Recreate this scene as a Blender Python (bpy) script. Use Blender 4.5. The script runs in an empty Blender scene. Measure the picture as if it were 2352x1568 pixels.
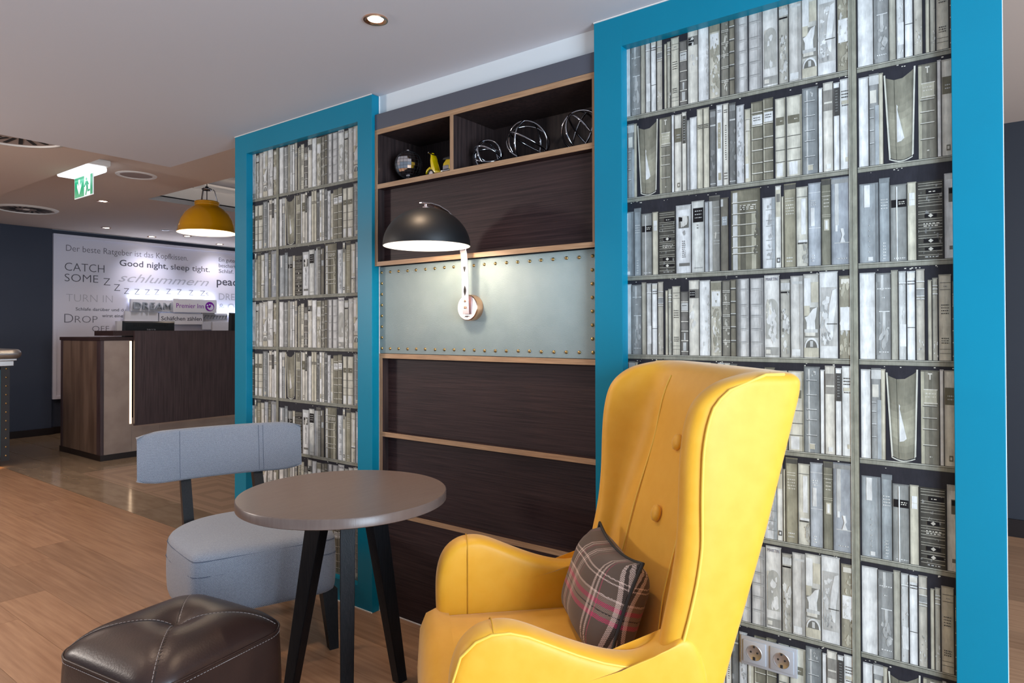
import bpy, bmesh, math, random
from mathutils import Vector, Matrix, Euler
random.seed(7)
S = bpy.context.scene
COL = S.collection
PI = math.pi
def R(d): return math.radians(d)

# ------------------------------------------------------------------ camera
cam = bpy.data.objects.new('camera', bpy.data.cameras.new('camera'))
COL.objects.link(cam)
cam.data.sensor_width = 36.0
cam.data.lens = 1530.8742 / 2352 * 36
cam.data.shift_y = (744.0108 - 784) / 2352
cam.data.clip_start = 0.05
yaw, pit, rol = R(36.7808), R(.5286), R(-.1581)
fw = Vector((-math.sin(yaw) * math.cos(pit), math.cos(yaw) * math.cos(pit), math.sin(pit)))
rt = Vector((math.cos(yaw), math.sin(yaw), 0))
up = rt.cross(fw)
rt2 = rt * math.cos(rol) + up * math.sin(rol)
up2 = up * math.cos(rol) - rt * math.sin(rol)
cam.matrix_world = Matrix(((rt2.x, up2.x, -fw.x, 0), (rt2.y, up2.y, -fw.y, 0), (rt2.z, up2.z, -fw.z, 1.28), (0, 0, 0, 1)))
S.camera = cam

# ------------------------------------------------------------------ world, lights, exposure
S.view_settings.view_transform = 'Standard'
S.view_settings.look = 'None'
S.view_settings.gamma = 1.0
S.view_settings.exposure = 0.0
S.view_settings.use_curve_mapping = False
W = bpy.data.worlds.new('world'); S.world = W
W.use_nodes = True
wb = W.node_tree.nodes['Background']
wb.inputs[0].default_value = (0.66, 0.78, 1.0, 1)
wb.inputs[1].default_value = 0.24

def light(name, kind, loc, rot=None, aim=None, energy=100, color=(1, 1, 1), size=.1, size_y=None, spot=None, blend=.6):
    d = bpy.data.lights.new(name, kind); d.energy = energy; d.color = color
    if kind == 'AREA':
        d.size = size
        if size_y: d.shape = 'RECTANGLE'; d.size_y = size_y
    else:
        d.shadow_soft_size = size
    if kind == 'SPOT': d.spot_size = R(spot or 80); d.spot_blend = blend
    o = bpy.data.objects.new(name, d); COL.objects.link(o); o.location = loc
    if aim is not None:
        o.rotation_euler = (Vector(aim) - Vector(loc)).to_track_quat('-Z', 'Y').to_euler()
    elif rot: o.rotation_euler = rot
    return o
COOL = (0.66, 0.83, 1.0); WARM = (1.0, 0.72, 0.48)
# daylight through the glazed front right of and behind the camera; then added fills
light('window_daylight', 'AREA', (2.3, .25, 1.28), aim=(-1.1, 1.5, 1.05), energy=195, color=COOL, size=1.6, size_y=1.9)
light('window_daylight_front', 'AREA', (-2.6, -2.6, 1.3), aim=(-2.6, 1.6, 1.4), energy=5, color=COOL, size=3.0, size_y=1.6)
light('window_daylight_left', 'AREA', (-5.2, -.95, 1.76), aim=(-1.7, 1.9, 1.6), energy=48, color=(1., .90, .82), size=.4, size_y=.4)
light('right_back_fill', 'AREA', (3.0, 3.6, 1.4), aim=(0, 4.2, .6), energy=70, color=(.9, .95, 1.), size=1.4, size_y=1.8)  # added fill that brightens the floor and wall beyond the partition
light('ceiling_bounce_fill', 'AREA', (-.6, -.6, .25), rot=(PI, 0, 0), energy=15, color=(.88, .92, 1.), size=3.0, size_y=1.6)  # added upward lamp standing in for floor bounce, lifts the ceiling
for _x, _y in ((-3.4, .3), (-5.6, .9), (-4.6, -.6), (-6.8, .2), (-2.9, 1.1)):
    light('floor_fill_spot', 'SPOT', (_x, _y, 2.34), rot=(0, 0, 0), energy=26, color=(1., .74, .55), size=.04, spot=120, blend=.9)  # unseen warm spots added to brighten the floor, no fittings modelled

# ------------------------------------------------------------------ materials
MT = {}
def mat(name, col=(.5, .5, .5), rough=.5, metal=0., noise=None, col2=None, bump=None, emit=None, estr=0., sheen=0., coat=0., spec=None, stretch=(1, 1, 1), nscale=8., detail=4., contrast=(.35, .65), island=0.):
    """principled material; colour mixes col and col2 over a stretched noise, bump = (scale, strength)"""
    m = bpy.data.materials.new(name); m.use_nodes = True
    nt = m.node_tree; N = nt.nodes; L = nt.links
    b = N['Principled BSDF']
    b.inputs['Roughness'].default_value = rough; b.inputs['Metallic'].default_value = metal
    b.inputs['Base Color'].default_value = (*col, 1)
    if spec is not None: b.inputs['Specular IOR Level'].default_value = spec
    if sheen: b.inputs['Sheen Weight'].default_value = sheen; b.inputs['Sheen Roughness'].default_value = .4
    if coat: b.inputs['Coat Weight'].default_value = coat; b.inputs['Coat Roughness'].default_value = .15
    if emit: b.inputs['Emission Color'].default_value = (*emit, 1); b.inputs['Emission Strength'].default_value = estr
    geo = N.new('ShaderNodeNewGeometry')
    mp = N.new('ShaderNodeMapping'); mp.inputs['Scale'].default_value = stretch
    L.new(geo.outputs['Position'], mp.inputs['Vector'])
    src = mp.outputs[0]
    if island:
        oi = N.new('ShaderNodeObjectInfo')
        ml = N.new('ShaderNodeMath'); ml.operation = 'MULTIPLY'; ml.inputs[1].default_value = 37.
        L.new(oi.outputs['Random'], ml.inputs[0])
        ad = N.new('ShaderNodeVectorMath'); ad.operation = 'ADD'
        L.new(src, ad.inputs[0]); L.new(ml.outputs[0], ad.inputs[1]); src = ad.outputs[0]
    if col2:
        nz = N.new('ShaderNodeTexNoise'); nz.inputs['Scale'].default_value = nscale; nz.inputs['Detail'].default_value = detail
        L.new(src, nz.inputs['Vector'])
        mr = N.new('ShaderNodeMapRange'); mr.inputs[1].default_value = contrast[0]; mr.inputs[2].default_value = contrast[1]
        L.new(nz.outputs['Fac'], mr.inputs[0])
        mx = N.new('ShaderNodeMix'); mx.data_type = 'RGBA'
        mx.inputs[6].default_value = (*col, 1); mx.inputs[7].default_value = (*col2, 1)
        L.new(mr.outputs[0], mx.inputs[0]); out = mx.outputs[2]
        if island:
            hs = N.new('ShaderNodeHueSaturation')
            m2 = N.new('ShaderNodeMapRange'); m2.inputs[3].default_value = 1 - island; m2.inputs[4].default_value = 1 + island
            L.new(oi.outputs['Random'], m2.inputs[0]); L.new(m2.outputs[0], hs.inputs['Value']); L.new(out, hs.inputs['Color']); out = hs.outputs[0]
        L.new(out, b.inputs['Base Color'])
    if bump:
        n2 = N.new('ShaderNodeTexNoise'); n2.inputs['Scale'].default_value = bump[0]; n2.inputs['Detail'].default_value = 3
        L.new(src, n2.inputs['Vector'])
        bp = N.new('ShaderNodeBump'); bp.inputs['Strength'].default_value = bump[1]; bp.inputs['Distance'].default_value = .002
        L.new(n2.outputs['Fac'], bp.inputs['Height']); L.new(bp.outputs[0], b.inputs['Normal'])
    MT[name] = m
    return m
mat('teal', (.0, .20, .315), .42, spec=.3, col2=(.0, .21, .33), nscale=3, bump=(300, .04))
mat('white_ceiling', (.62, .62, .66), .8, bump=(400, .1))
mat('warm_ceiling', (.66, .56, .50), .8, bump=(400, .1))
mat('white_wall', (.72, .76, .78), .75)
mat('plaster', (.72, .72, .72), .8)
mat('navy_wall', (.035, .045, .075), .6, bump=(250, .1))
mat('charcoal_wall', (.022, .026, .038), .6, bump=(250, .1))
mat('dark_skirting', (.012, .007, .007), .4)
mat('wenge', (.017, .008, .009), .5, spec=.3, col2=(.058, .030, .029), stretch=(1.1, 60, 60), nscale=3.4, detail=9, contrast=(.3, .78), bump=(9, .2))
mat('wenge_vertical', (.038, .022, .026), .45, col2=(.075, .048, .052), stretch=(30, 30, 1.2), nscale=2.6, detail=7, bump=(9, .2))
mat('wenge_inside', (.020, .012, .012), .5, col2=(.05, .03, .028), stretch=(30, 30, 1.6), nscale=3, detail=7)
mat('oak_edge', (.34, .19, .10), .5, col2=(.46, .28, .155), stretch=(3, 60, 60), nscale=3, detail=5)
mat('oak_edge_vertical', (.30, .17, .10), .5, col2=(.42, .25, .14), stretch=(60, 60, 3), nscale=3, detail=5)
mat('grey_board', (.085, .09, .115), .38)
mat('sage_leather', (.30, .37, .365), .42, col2=(.33, .40, .395), nscale=12, bump=(420, .55))
mat('brass', (.46, .30, .12), .3, 1.)
mat('chrome', (.85, .85, .87), .08, 1.)
mat('dark_chrome', (.42, .42, .45), .10, 1.)
mat('polished_copper', (.95, .80, .78), .27, 1.)
mat('copper_side', (.85, .50, .32), .22, 1.)
mat('black_enamel', (.006, .006, .007), .47)
mat('white_enamel', (.86, .84, .80), .4)
mat('yellow_enamel', (.72, .33, .0), .12, coat=.6)
mat('floor_oak', (.31, .165, .09), .34, col2=(.45, .265, .155), stretch=(1.3, 24, 1), nscale=2.2, detail=14, contrast=(.32, .70), bump=(14, .1), island=.17)
mat('floor_stone', (.235, .170, .115), .12, col2=(.30, .225, .155), stretch=(1, 3.5, 1), nscale=5, detail=7, island=.08)
mat('grout', (.20, .15, .11), .7)
mat('floor_base', (.10, .06, .04), .8)
mat('table_top', (.145, .100, .083), .33, col2=(.165, .118, .098), stretch=(14, 1.3, 1), nscale=9, detail=7, bump=(30, .08))
mat('table_leg', (.004, .005, .007), .4, spec=.22, col2=(.010, .010, .012), stretch=(40, 40, 1.5), nscale=6, bump=(20, .2))
mat('brown_leather', (.026, .013, .011), .36, col2=(.042, .021, .016), nscale=7, bump=(170, .18))
mat('thread', (.34, .29, .27), .7)
mat('dark_thread', (.58, .29, .015), .7)
mat('yellow_fabric', (.79, .375, .014), .5, col2=(.82, .405, .024), nscale=25, detail=6, bump=(1200, .1), sheen=.3)
mat('yellow_piping', (.86, .55, .07), .55, sheen=.3)
mat('socket_grey', (.50, .52, .56), .35, .3)
mat('socket_dark', (.02, .02, .02), .5)
mat('black_plastic', (.012, .014, .018), .3)
mat('sign_white', (.74, .74, .86), .5)
mat('board_white', (.72, .73, .78), .5)
mat('text_dark', (.07, .075, .105), .6)
mat('text_mid', (.16, .16, .21), .6)
mat('text_light', (.42, .43, .52), .6)
mat('letter_grey', (.33, .37, .43), .45)
mat('purple', (.20, .0, .36), .5)
mat('sign_green', (.0, .28, .12), .4, emit=(.0, .40, .18), estr=.35)
mat('sign_lit_white', (.9, .95, .95), .4, emit=(.85, .95, 1.), estr=.25)
mat('lamp_lens', (1, 1, 1), .4, emit=(.80, .90, 1.), estr=2.0)
mat('bulb', (1, 1, 1), .4, emit=(1., .86, .66), estr=28)
mat('cove_led', (1, 1, 1), .4, emit=(1., .80, .66), estr=5)
mat('edge_led', (1, 1, 1), .4, emit=(1., .68, .40), estr=2.0)
mat('cool_led', (1, 1, 1), .4, emit=(.72, .82, 1.), estr=16)
mat('grille', (.34, .28, .26), .6)
mat('slot_dark', (.01, .01, .012), .6)
mat('beige_panel', (.30, .235, .205), .42, col2=(.36, .29, .25), stretch=(1, 1, 1), nscale=6, detail=6)
mat('brown_panel', (.10, .062, .045), .3, col2=(.20, .135, .10), stretch=(6, 6, .8), nscale=1.6, detail=3)
mat('teal_dark', (.03, .16, .20), .45)
mat('pewter', (.52, .52, .54), .32, .9, col2=(.62, .60, .60), stretch=(1, 1, 8), nscale=12)
mat('scooter_yellow', (.75, .52, .0), .25, coat=.5)
mat('fabric_seam', (.10, .12, .17), .9)
mat('rubber', (.015, .015, .015), .6)

def herringbone():
    m = bpy.data.materials.new('herringbone_fabric'); m.use_nodes = True
    nt = m.node_tree; N = nt.nodes; L = nt.links; b = N['Principled BSDF']
    b.inputs['Roughness'].default_value = .85; b.inputs['Sheen Weight'].default_value = .25
    tc = N.new('ShaderNodeTexCoord'); sp = N.new('ShaderNodeSeparateXYZ'); L.new(tc.outputs['Object'], sp.inputs[0])
    def mth(op, a, bb=None):
        n = N.new('ShaderNodeMath'); n.operation = op
        for i, v in enumerate((a, bb)):
            if v is None: continue
            if isinstance(v, (int, float)): n.inputs[i].default_value = v
            else: L.new(v, n.inputs[i])
        return n.outputs[0]
    u = sp.outputs['Y']; v = mth('SUBTRACT', sp.outputs['X'], sp.outputs['Z'])
    tri = mth('PINGPONG', mth('ADD', u, 5.), .006)
    w = mth('ADD', v, tri)
    st = mth('PINGPONG', mth('ADD', w, 5.), .0021)
    fac = mth('MULTIPLY', st, 1 / .0021)
    nz = N.new('ShaderNodeTexNoise'); nz.inputs['Scale'].default_value = 260; L.new(tc.outputs['Object'], nz.inputs['Vector'])
    f2 = mth('ADD', mth('MULTIPLY', fac, .75), mth('MULTIPLY', nz.outputs['Fac'], .35))
    cr = N.new('ShaderNodeValToRGB'); L.new(f2, cr.inputs[0])
    cr.color_ramp.elements[0].position = .25; cr.color_ramp.elements[0].color = (.055, .065, .095, 1)
    cr.color_ramp.elements[1].position = .85; cr.color_ramp.elements[1].color = (.42, .46, .53, 1)
    L.new(cr.outputs[0], b.inputs['Base Color'])
    bp = N.new('ShaderNodeBump'); bp.inputs['Strength'].default_value = .3; bp.inputs['Distance'].default_value = .001
    L.new(f2, bp.inputs['Height']); L.new(bp.outputs[0], b.inputs['Normal'])
    MT['herringbone'] = m
herringbone()

def tartan():
    m = bpy.data.materials.new('tartan_wool'); m.use_nodes = True
    nt = m.node_tree; N = nt.nodes; L = nt.links; b = N['Principled BSDF']
    b.inputs['Roughness'].default_value = .9; b.inputs['Sheen Weight'].default_value = .15
    tc = N.new('ShaderNodeTexCoord'); sp = N.new('ShaderNodeSeparateXYZ'); L.new(tc.outputs['Object'], sp.inputs[0])
    def ramp(src, off, per, stops):
        a = N.new('ShaderNodeMath'); a.operation = 'ADD'; L.new(src, a.inputs[0]); a.inputs[1].default_value = off
        d = N.new('ShaderNodeMath'); d.operation = 'DIVIDE'; L.new(a.outputs[0], d.inputs[0]); d.inputs[1].default_value = per
        f = N.new('ShaderNodeMath'); f.operation = 'FRACT'; L.new(d.outputs[0], f.inputs[0])
        c = N.new('ShaderNodeValToRGB'); c.color_ramp.interpolation = 'CONSTANT'; L.new(f.outputs[0], c.inputs[0])
        e = c.color_ramp.elements
        e[0].position = 0; e[0].color = (*stops[0][1], 1); e[1].position = stops[1][0]; e[1].color = (*stops[1][1], 1)
        for p, cc in stops[2:]:
            x = e.new(p); x.color = (*cc, 1)
        return c.outputs[0]
    BR = (.100, .064, .044); CR = (.66, .50, .42); PK = (.50, .04, .11); BK = (.010, .008, .009); MB = (.26, .17, .125)
    sy = [(0, BR), (.30, CR), (.335, BR), (.37, CR), (.40, BR), (.43, PK), (.445, BR), (.60, CR), (.63, BK), (.66, CR), (.70, BK), (.74, CR), (.76, BR), (.86, PK), (.87, BR)]
    sz = [(0, BR), (.22, PK), (.28, MB), (.33, BK), (.345, MB), (.40, PK), (.46, MB), (.52, CR), (.55, BR), (.72, CR), (.74, BR), (.78, CR), (.80, BR)]
    a = ramp(sp.outputs['Y'], 1.055, .185, sy); c = ramp(sp.outputs['Z'], 1.0, .185, sz)
    # weave: alternate between warp and weft threads
    wv = N.new('ShaderNodeTexChecker'); wv.inputs['Scale'].default_value = 520; L.new(tc.outputs['Object'], wv.inputs['Vector'])
    wv.inputs[1].default_value = (.35, .35, .35, 1); wv.inputs[2].default_value = (.65, .65, .65, 1)
    mx = N.new('ShaderNodeMix'); mx.data_type = 'RGBA'; L.new(wv.outputs[1], mx.inputs[0]); L.new(a, mx.inputs[6]); L.new(c, mx.inputs[7])
    L.new(mx.outputs[2], b.inputs['Base Color'])
    bp = N.new('ShaderNodeBump'); bp.inputs['Strength'].default_value = .25; bp.inputs['Distance'].default_value = .001
    L.new(wv.outputs[1], bp.inputs['Height']); L.new(bp.outputs[0], b.inputs['Normal'])
    MT['tartan'] = m
tartan()

def pattern_tile():
    m = bpy.data.materials.new('patterned_tile'); m.use_nodes = True
    nt = m.node_tree; N = nt.nodes; L = nt.links; b = N['Principled BSDF']
    b.inputs['Roughness'].default_value = .16
    tc = N.new('ShaderNodeTexCoord'); sp = N.new('ShaderNodeSeparateXYZ'); L.new(tc.outputs['Object'], sp.inputs[0])
    def mth(op, a, bb=None):
        n = N.new('ShaderNodeMath'); n.operation = op
        for i, v in enumerate((a, bb)):
            if v is None: continue
            if isinstance(v, (int, float)): n.inputs[i].default_value = v
            else: L.new(v, n.inputs[i])
        return n.outputs[0]
    d = mth('MAXIMUM', mth('ABSOLUTE', sp.outputs['X']), mth('ABSOLUTE', sp.outputs['Y']))
    cr = N.new('ShaderNodeValToRGB'); cr.color_ramp.interpolation = 'CONSTANT'; L.new(d, cr.inputs[0])
    e = cr.color_ramp.elements; A = (.40, .28, .20, 1); Bc = (.32, .222, .155, 1)
    e[0].position = 0; e[0].color = A; e[1].position = .10; e[1].color = Bc
    for p, c in ((.17, A), (.27, Bc), (.36, A), (.44, Bc), (.47, A)):
        x = e.new(p); x.color = c
    nz = N.new('ShaderNodeTexNoise'); nz.inputs['Scale'].default_value = 12; nz.inputs['Detail'].default_value = 6; L.new(tc.outputs['Object'], nz.inputs['Vector'])
    mx = N.new('ShaderNodeMix'); mx.data_type = 'RGBA'; mx.inputs[7].default_value = (.34, .24, .17, 1)
    mr = N.new('ShaderNodeMapRange'); mr.inputs[4].default_value = .55; L.new(nz.outputs[0], mr.inputs[0])
    L.new(mr.outputs[0], mx.inputs[0]); L.new(cr.outputs[0], mx.inputs[6]); L.new(mx.outputs[2], b.inputs['Base Color'])
    MT['pattern_tile'] = m
pattern_tile()

def paper_mat():
    """flat print: colours sit in the corner attribute, brush streaks come from noise"""
    m = bpy.data.materials.new('book_print'); m.use_nodes = True
    nt = m.node_tree; N = nt.nodes; L = nt.links; b = N['Principled BSDF']
    b.inputs['Roughness'].default_value = .62; b.inputs['Specular IOR Level'].default_value = .25
    at = N.new('ShaderNodeVertexColor'); at.layer_name = 'print'
    geo = N.new('ShaderNodeNewGeometry')
    def noise(stretch, sc, det):
        mp = N.new('ShaderNodeMapping'); mp.inputs['Scale'].default_value = stretch; L.new(geo.outputs['Position'], mp.inputs['Vector'])
        n = N.new('ShaderNodeTexNoise'); n.inputs['Scale'].default_value = sc; n.inputs['Detail'].default_value = det; L.new(mp.outputs[0], n.inputs['Vector'])
        return n.outputs['Fac']
    s1 = noise((9, 1, 1.6), 30, 5); s2 = noise((1, 1, .7), 34, 6)
    def mr(v, a0, a1, b0, b1):
        n = N.new('ShaderNodeMapRange'); n.inputs[1].default_value = a0; n.inputs[2].default_value = a1; n.inputs[3].default_value = b0; n.inputs[4].default_value = b1
        L.new(v, n.inputs[0]); return n.outputs[0]
    ml = N.new('ShaderNodeMath'); ml.operation = 'MULTIPLY'; L.new(mr(s1, .3, .7, .90, 1.10), ml.inputs[0]); L.new(mr(s2, .36, .64, .84, 1.10), ml.inputs[1])
    hs = N.new('ShaderNodeHueSaturation'); hs.inputs['Saturation'].default_value = .72; L.new(at.outputs[0], hs.inputs['Color']); L.new(ml.outputs[0], hs.inputs['Value'])
    L.new(hs.outputs[0], b.inputs['Base Color'])
    MT['paper'] = m
paper_mat()

# ------------------------------------------------------------------ mesh helpers
MW = {}
def meta(o, label=None, cat=None, group=None, kind=None):
    if label: o['label'] = label
    if cat: o['category'] = cat
    if group: o['group'] = group
    if kind: o['kind'] = kind
    return o
def thing(name, label, cat, loc=(0, 0, 0), rz=0, group=None):
    o = bpy.data.objects.new(name, None); COL.objects.link(o); o.location = loc; o.rotation_euler = (0, 0, rz)
    o.empty_display_size = .05
    MW[o] = Matrix.Translation(Vector(loc)) @ Matrix.Rotation(rz, 4, 'Z')
    return meta(o, label, cat, group)
def obj(name, bm, m, parent=None, world=False, smooth=None, label=None, kind=None, mods=()):
    if parent is not None:
        M = MW.get(parent, Matrix.Identity(4))
        if world: bm.transform(M.inverted())
    me = bpy.data.meshes.new(name)
    bmesh.ops.recalc_face_normals(bm, faces=bm.faces)
    bm.to_mesh(me); bm.free()
    ms = m if isinstance(m, (list, tuple)) else [m]
    for k in ms: me.materials.append(MT[k])
    o = bpy.data.objects.new(name, me); COL.objects.link(o)
    if parent is not None: o.parent = parent; MW[o] = MW.get(parent, Matrix.Identity(4))
    if smooth is not None:
        me.shade_smooth()
        if smooth < 180: me.set_sharp_from_angle(angle=R(smooth))
    for md, kw in mods:
        x = o.modifiers.new(md.lower(), md)
        for k, v in kw.items(): setattr(x, k, v)
    return meta(o, label, None, None, kind)
def struct(name, bm, m, **k):
    return obj(name, bm, m, kind='structure', **k)
def B(): return bmesh.new()
def box(bm, x0, x1, y0, y1, z0, z1, bev=0., seg=2, mi=0):
    n0 = len(bm.faces)
    r = bmesh.ops.create_cube(bm, size=1, matrix=Matrix.Translation(((x0 + x1) / 2, (y0 + y1) / 2, (z0 + z1) / 2)) @ Matrix.Diagonal((x1 - x0, y1 - y0, z1 - z0, 1)))
    if bev > 0:
        es = list({e for v in r['verts'] for e in v.link_edges})
        bmesh.ops.bevel(bm, geom=es, offset=bev, segments=seg, profile=.5, affect='EDGES')
    if mi:
        bm.faces.ensure_lookup_table()
        for f in bm.faces[n0:]: f.material_index = mi
    return bm
def bx(*a, **k): return box(B(), *a, **k)
def tube(bm, pts, rad, seg=8, cap=True, closed=False):
    P = [Vector(p) for p in pts]; n = len(P); rings = []; prev = None
    for i in range(n):
        if closed: t = (P[(i + 1) % n] - P[i - 1]).normalized()
        else: t = (P[min(i + 1, n - 1)] - P[max(i - 1, 0)]).normalized()
        if prev is None:
            a = Vector((0, 0, 1)) if abs(t.z) < .9 else Vector((1, 0, 0)); u = t.cross(a).normalized()
        else:
            u = (prev - t * prev.dot(t)).normalized()
        v = t.cross(u); prev = u
        rr = rad[i] if isinstance(rad, (list, tuple)) else rad
        rings.append([bm.verts.new(P[i] + (u * math.cos(2 * PI * k / seg) + v * math.sin(2 * PI * k / seg)) * rr) for k in range(seg)])
    m = n if closed else n - 1
    for i in range(m):
        a, b = rings[i], rings[(i + 1) % n]
        for k in range(seg): bm.faces.new((a[k], a[(k + 1) % seg], b[(k + 1) % seg], b[k]))
    if cap and not closed: bm.faces.new(rings[0][::-1]); bm.faces.new(rings[-1])
    return bm
def lathe(bm, prof, c=(0, 0, 0), seg=32, M=None):
    rings = []; c = Vector(c)
    for r, z in prof:
        if r < 1e-6: rings.append([bm.verts.new((0, 0, z))])
        else: rings.append([bm.verts.new((r * math.cos(2 * PI * k / seg), r * math.sin(2 * PI * k / seg), z)) for k in range(seg)])
    for a, b in zip(rings, rings[1:]):
        for k in range(seg):
            q = [a[k % len(a)], a[(k + 1) % len(a)], b[(k + 1) % len(b)], b[k % len(b)]]
            q = list(dict.fromkeys(q))
            if len(q) > 2: bm.faces.new(q)
    vs = [v for r in rings for v in r]
    T = Matrix.Translation(c) @ (M or Matrix.Identity(4))
    bmesh.ops.transform(bm, matrix=T, verts=vs)
    return bm
def prism(bm, poly, axis, a, b, bev=0., seg=2):
    """polygon extruded along axis; poly holds the other two coordinates in order"""
    def mk(p, t):
        q = list(p); q.insert(axis, t); return q
    v0 = [bm.verts.new(mk(p, a)) for p in poly]; v1 = [bm.verts.new(mk(p, b)) for p in poly]
    fs = [bm.faces.new(v0), bm.faces.new(v1[::-1])]; n = len(poly)
    for i in range(n): bm.faces.new((v0[i], v1[i], v1[(i + 1) % n], v0[(i + 1) % n]))
    if bev:
        es = [e for f in fs for e in f.edges]
        bmesh.ops.bevel(bm, geom=es, offset=bev, segments=seg, profile=.5, affect='EDGES')
    return bm
def loft(bm, rings, closed=True, cap=(True, True)):
    V = [[bm.verts.new(p) for p in r] for r in rings]
    for a, b in zip(V, V[1:]):
        n = len(a)
        for k in range(n if closed else n - 1): bm.faces.new((a[k], a[(k + 1) % n], b[(k + 1) % n], b[k]))
    if cap[0]: bm.faces.new(V[0][::-1])
    if cap[1]: bm.faces.new(V[-1])
    return V
SUB = lambda n=2: ('SUBSURF', dict(levels=n, render_levels=n))
def lerp(tab, z):
    if z <= tab[0][0]: return tab[0][1]
    for (a, x), (b, y) in zip(tab, tab[1:]):
        if z <= b: return x + (y - x) * (z - a) / (b - a)
    return tab[-1][1]
def text(name, s, m, parent, o3, wx, h, ax='YZ', bold=0., shear=0., depth=.0006, width=None, font_spacing=1.):
    """lettering as a thin mesh; origin o3 = left end of the baseline, h = height of a capital, width = overall width"""
    cu = bpy.data.curves.new(name, 'FONT'); cu.body = s; cu.size = 1; cu.offset = bold; cu.shear = shear
    cu.space_character = font_spacing; cu.resolution_u = 3; cu.extrude = .5
    t = bpy.data.objects.new(name, cu); COL.objects.link(t)
    dg = bpy.context.evaluated_depsgraph_get(); me = bpy.data.meshes.new_from_object(t.evaluated_get(dg))
    bpy.data.objects.remove(t); bpy.data.curves.remove(cu)
    bm = B(); bm.from_mesh(me); bpy.data.meshes.remove(me)
    xs = [v.co.x for v in bm.verts]; x0 = min(xs); w = max(xs) - x0
    sy = h / .70; sx = (width / w) if width else sy
    A = {'YZ': (Vector((0, 1, 0)), Vector((0, 0, 1)), Vector((1, 0, 0))), 'XZ': (Vector((1, 0, 0)), Vector((0, 0, 1)), Vector((0, -1, 0)))}[ax]
    O = Vector(o3)
    for v in bm.verts:
        c = v.co.copy(); v.co = O + A[0] * (c.x - x0) * sx + A[1] * c.y * sy + A[2] * (c.z + .5) * depth
    return obj(name, bm, m, parent, world=True)

# ------------------------------------------------------------------ floor
CEIL = 2.361; HALL = 2.56
floor = struct('floor', bx(-9.9, 3.2, -1.6, 6.4, -.10, -.012), 'floor_base')
unit = bx(-.5, .5, -.5, .5, -.5, .5)
unit_me = bpy.data.meshes.new('plank'); unit.to_mesh(unit_me); unit.free(); unit_me.materials.append(MT['floor_oak'])
def plank(x0, x1, y0, y1):
    o = bpy.data.objects.new('plank', unit_me); COL.objects.link(o); o.parent = floor
    o.location = ((x0 + x1) / 2, (y0 + y1) / 2, -.006); o.scale = (x1 - x0 - .0012, y1 - y0 - .0012, .012)
known = {3: -3.835, 4: -4.36, 5: -4.63, 6: -5.45, 7: -5.81, 2: -3.55}
for k in range(-11, 9):
    y0 = 1.07 + .197 * (k - 3); y1 = y0 + .197
    if y0 > 2.165: break
    y1 = min(y1, 2.168)
    if y1 - y0 < .02: y0 -= 0
    j = known.get(k, -9 + random.random() * 2)
    while j > -9.6: j -= 2.05
    x = -9.6; nx = j + 2.05
    while x < 3.1:
        e = min(nx, 3.1); 
        if e - x > .05: plank(x, e, y0, y1)
        x = e; nx += 2.05
for k in range(16):                                    # oak floor beyond the partition's right end
    y0 = 2.168 + .197 * k; y1 = min(y0 + .197, 5.16)
    if y1 - y0 < .03: break
    a = -.3; b = .9 + random.random() * .9
    for x0, x1 in ((a, b), (b, 3.1)): plank(x0, x1, y0, y1)
stone_me = unit_me.copy(); stone_me.materials[0] = MT['floor_stone']
patt_me = None
def tile(x0, x1, y0, y1, me, name='tile'):
    o = bpy.data.objects.new(name, me); COL.objects.link(o); o.parent = floor
    o.location = ((x0 + x1) / 2, (y0 + y1) / 2, -.006); o.scale = (x1 - x0 - .004, y1 - y0 - .004, .012)
grt = struct('floor_bed', bx(-9.6, -3.3, 2.17, 6.3, -.010, -.004), 'grout', parent=floor)
row = 0; y = 2.170
while y < 6.2:
    off = (-6.15, -6.77 + .05, -6.15, -6.95, -6.4)[row % 5]
    x = off
    while x > -9.6: x -= 1.18
    x = max(x, -9.6) if x > -9.6 else -9.6
    nx = off - 1.18 * 4
    while nx <= x + .02: nx += 1.18
    lim = -3.5 if row == 0 else -6.72
    while x < lim - .02:
        e = min(nx, lim); tile(x, e, y, y + .325, stone_me); x = e; nx += 1.18
    y += .325; row += 1
pb = bmesh.new(); box(pb, -.5, .5, -.5, .5, -.5, .5); patt_me = bpy.data.meshes.new('patterned_tile'); pb.to_mesh(patt_me); pb.free(); patt_me.materials.append(MT['pattern_tile'])
yy = 2.497; k = 0
while yy < 6.1:
    xx = -6.72 + (0 if k % 2 == 0 else .59)
    if k % 2: tile(-6.72, xx, yy, yy + .62, patt_me, 'patterned_tile')
    while xx < -3.4:
        tile(xx, xx + 1.18, yy, yy + .62, patt_me, 'patterned_tile'); xx += 1.18
    yy += .622; k += 1

# ------------------------------------------------------------------ ceilings and walls
struct('ceiling', bx(-4.43, 3.2, -1.6, 2.167, CEIL, CEIL + .34), 'white_ceiling')
slab = B(); box(slab, -9.6, -4.43, -1.6, 1.975, 2.47, 2.70); struct('ceiling.001', slab, 'warm_ceiling')
hall = B()
for a in ((-9.6, -6.68, 1.975, 6.3), (-6.68, -4.43, 1.975, 3.05), (-4.43, -.0, 2.167, 3.05), (-6.68, 0, 5.6, 6.3), (-2.9, 3.2, 3.05, 5.6), (0., 3.2, 2.167, 3.05), (0, 3.2, 5.6, 6.3)):
    box(hall, a[0], a[1], a[2], a[3], HALL, HALL + .05)
struct('ceiling.002', hall, 'warm_ceiling')
cove = B()                                            # lit recess in the hall ceiling, stepped on its far side
box(cove, -6.70, -6.68, 3.05, 5.6, HALL, HALL + .055)
box(cove, -7.02, -6.68, 3.0, 5.6, HALL + .045, HALL + .06)
box(cove, -7.06, -7.02, 3.0, 5.6, HALL + .04, 2.83)
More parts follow.
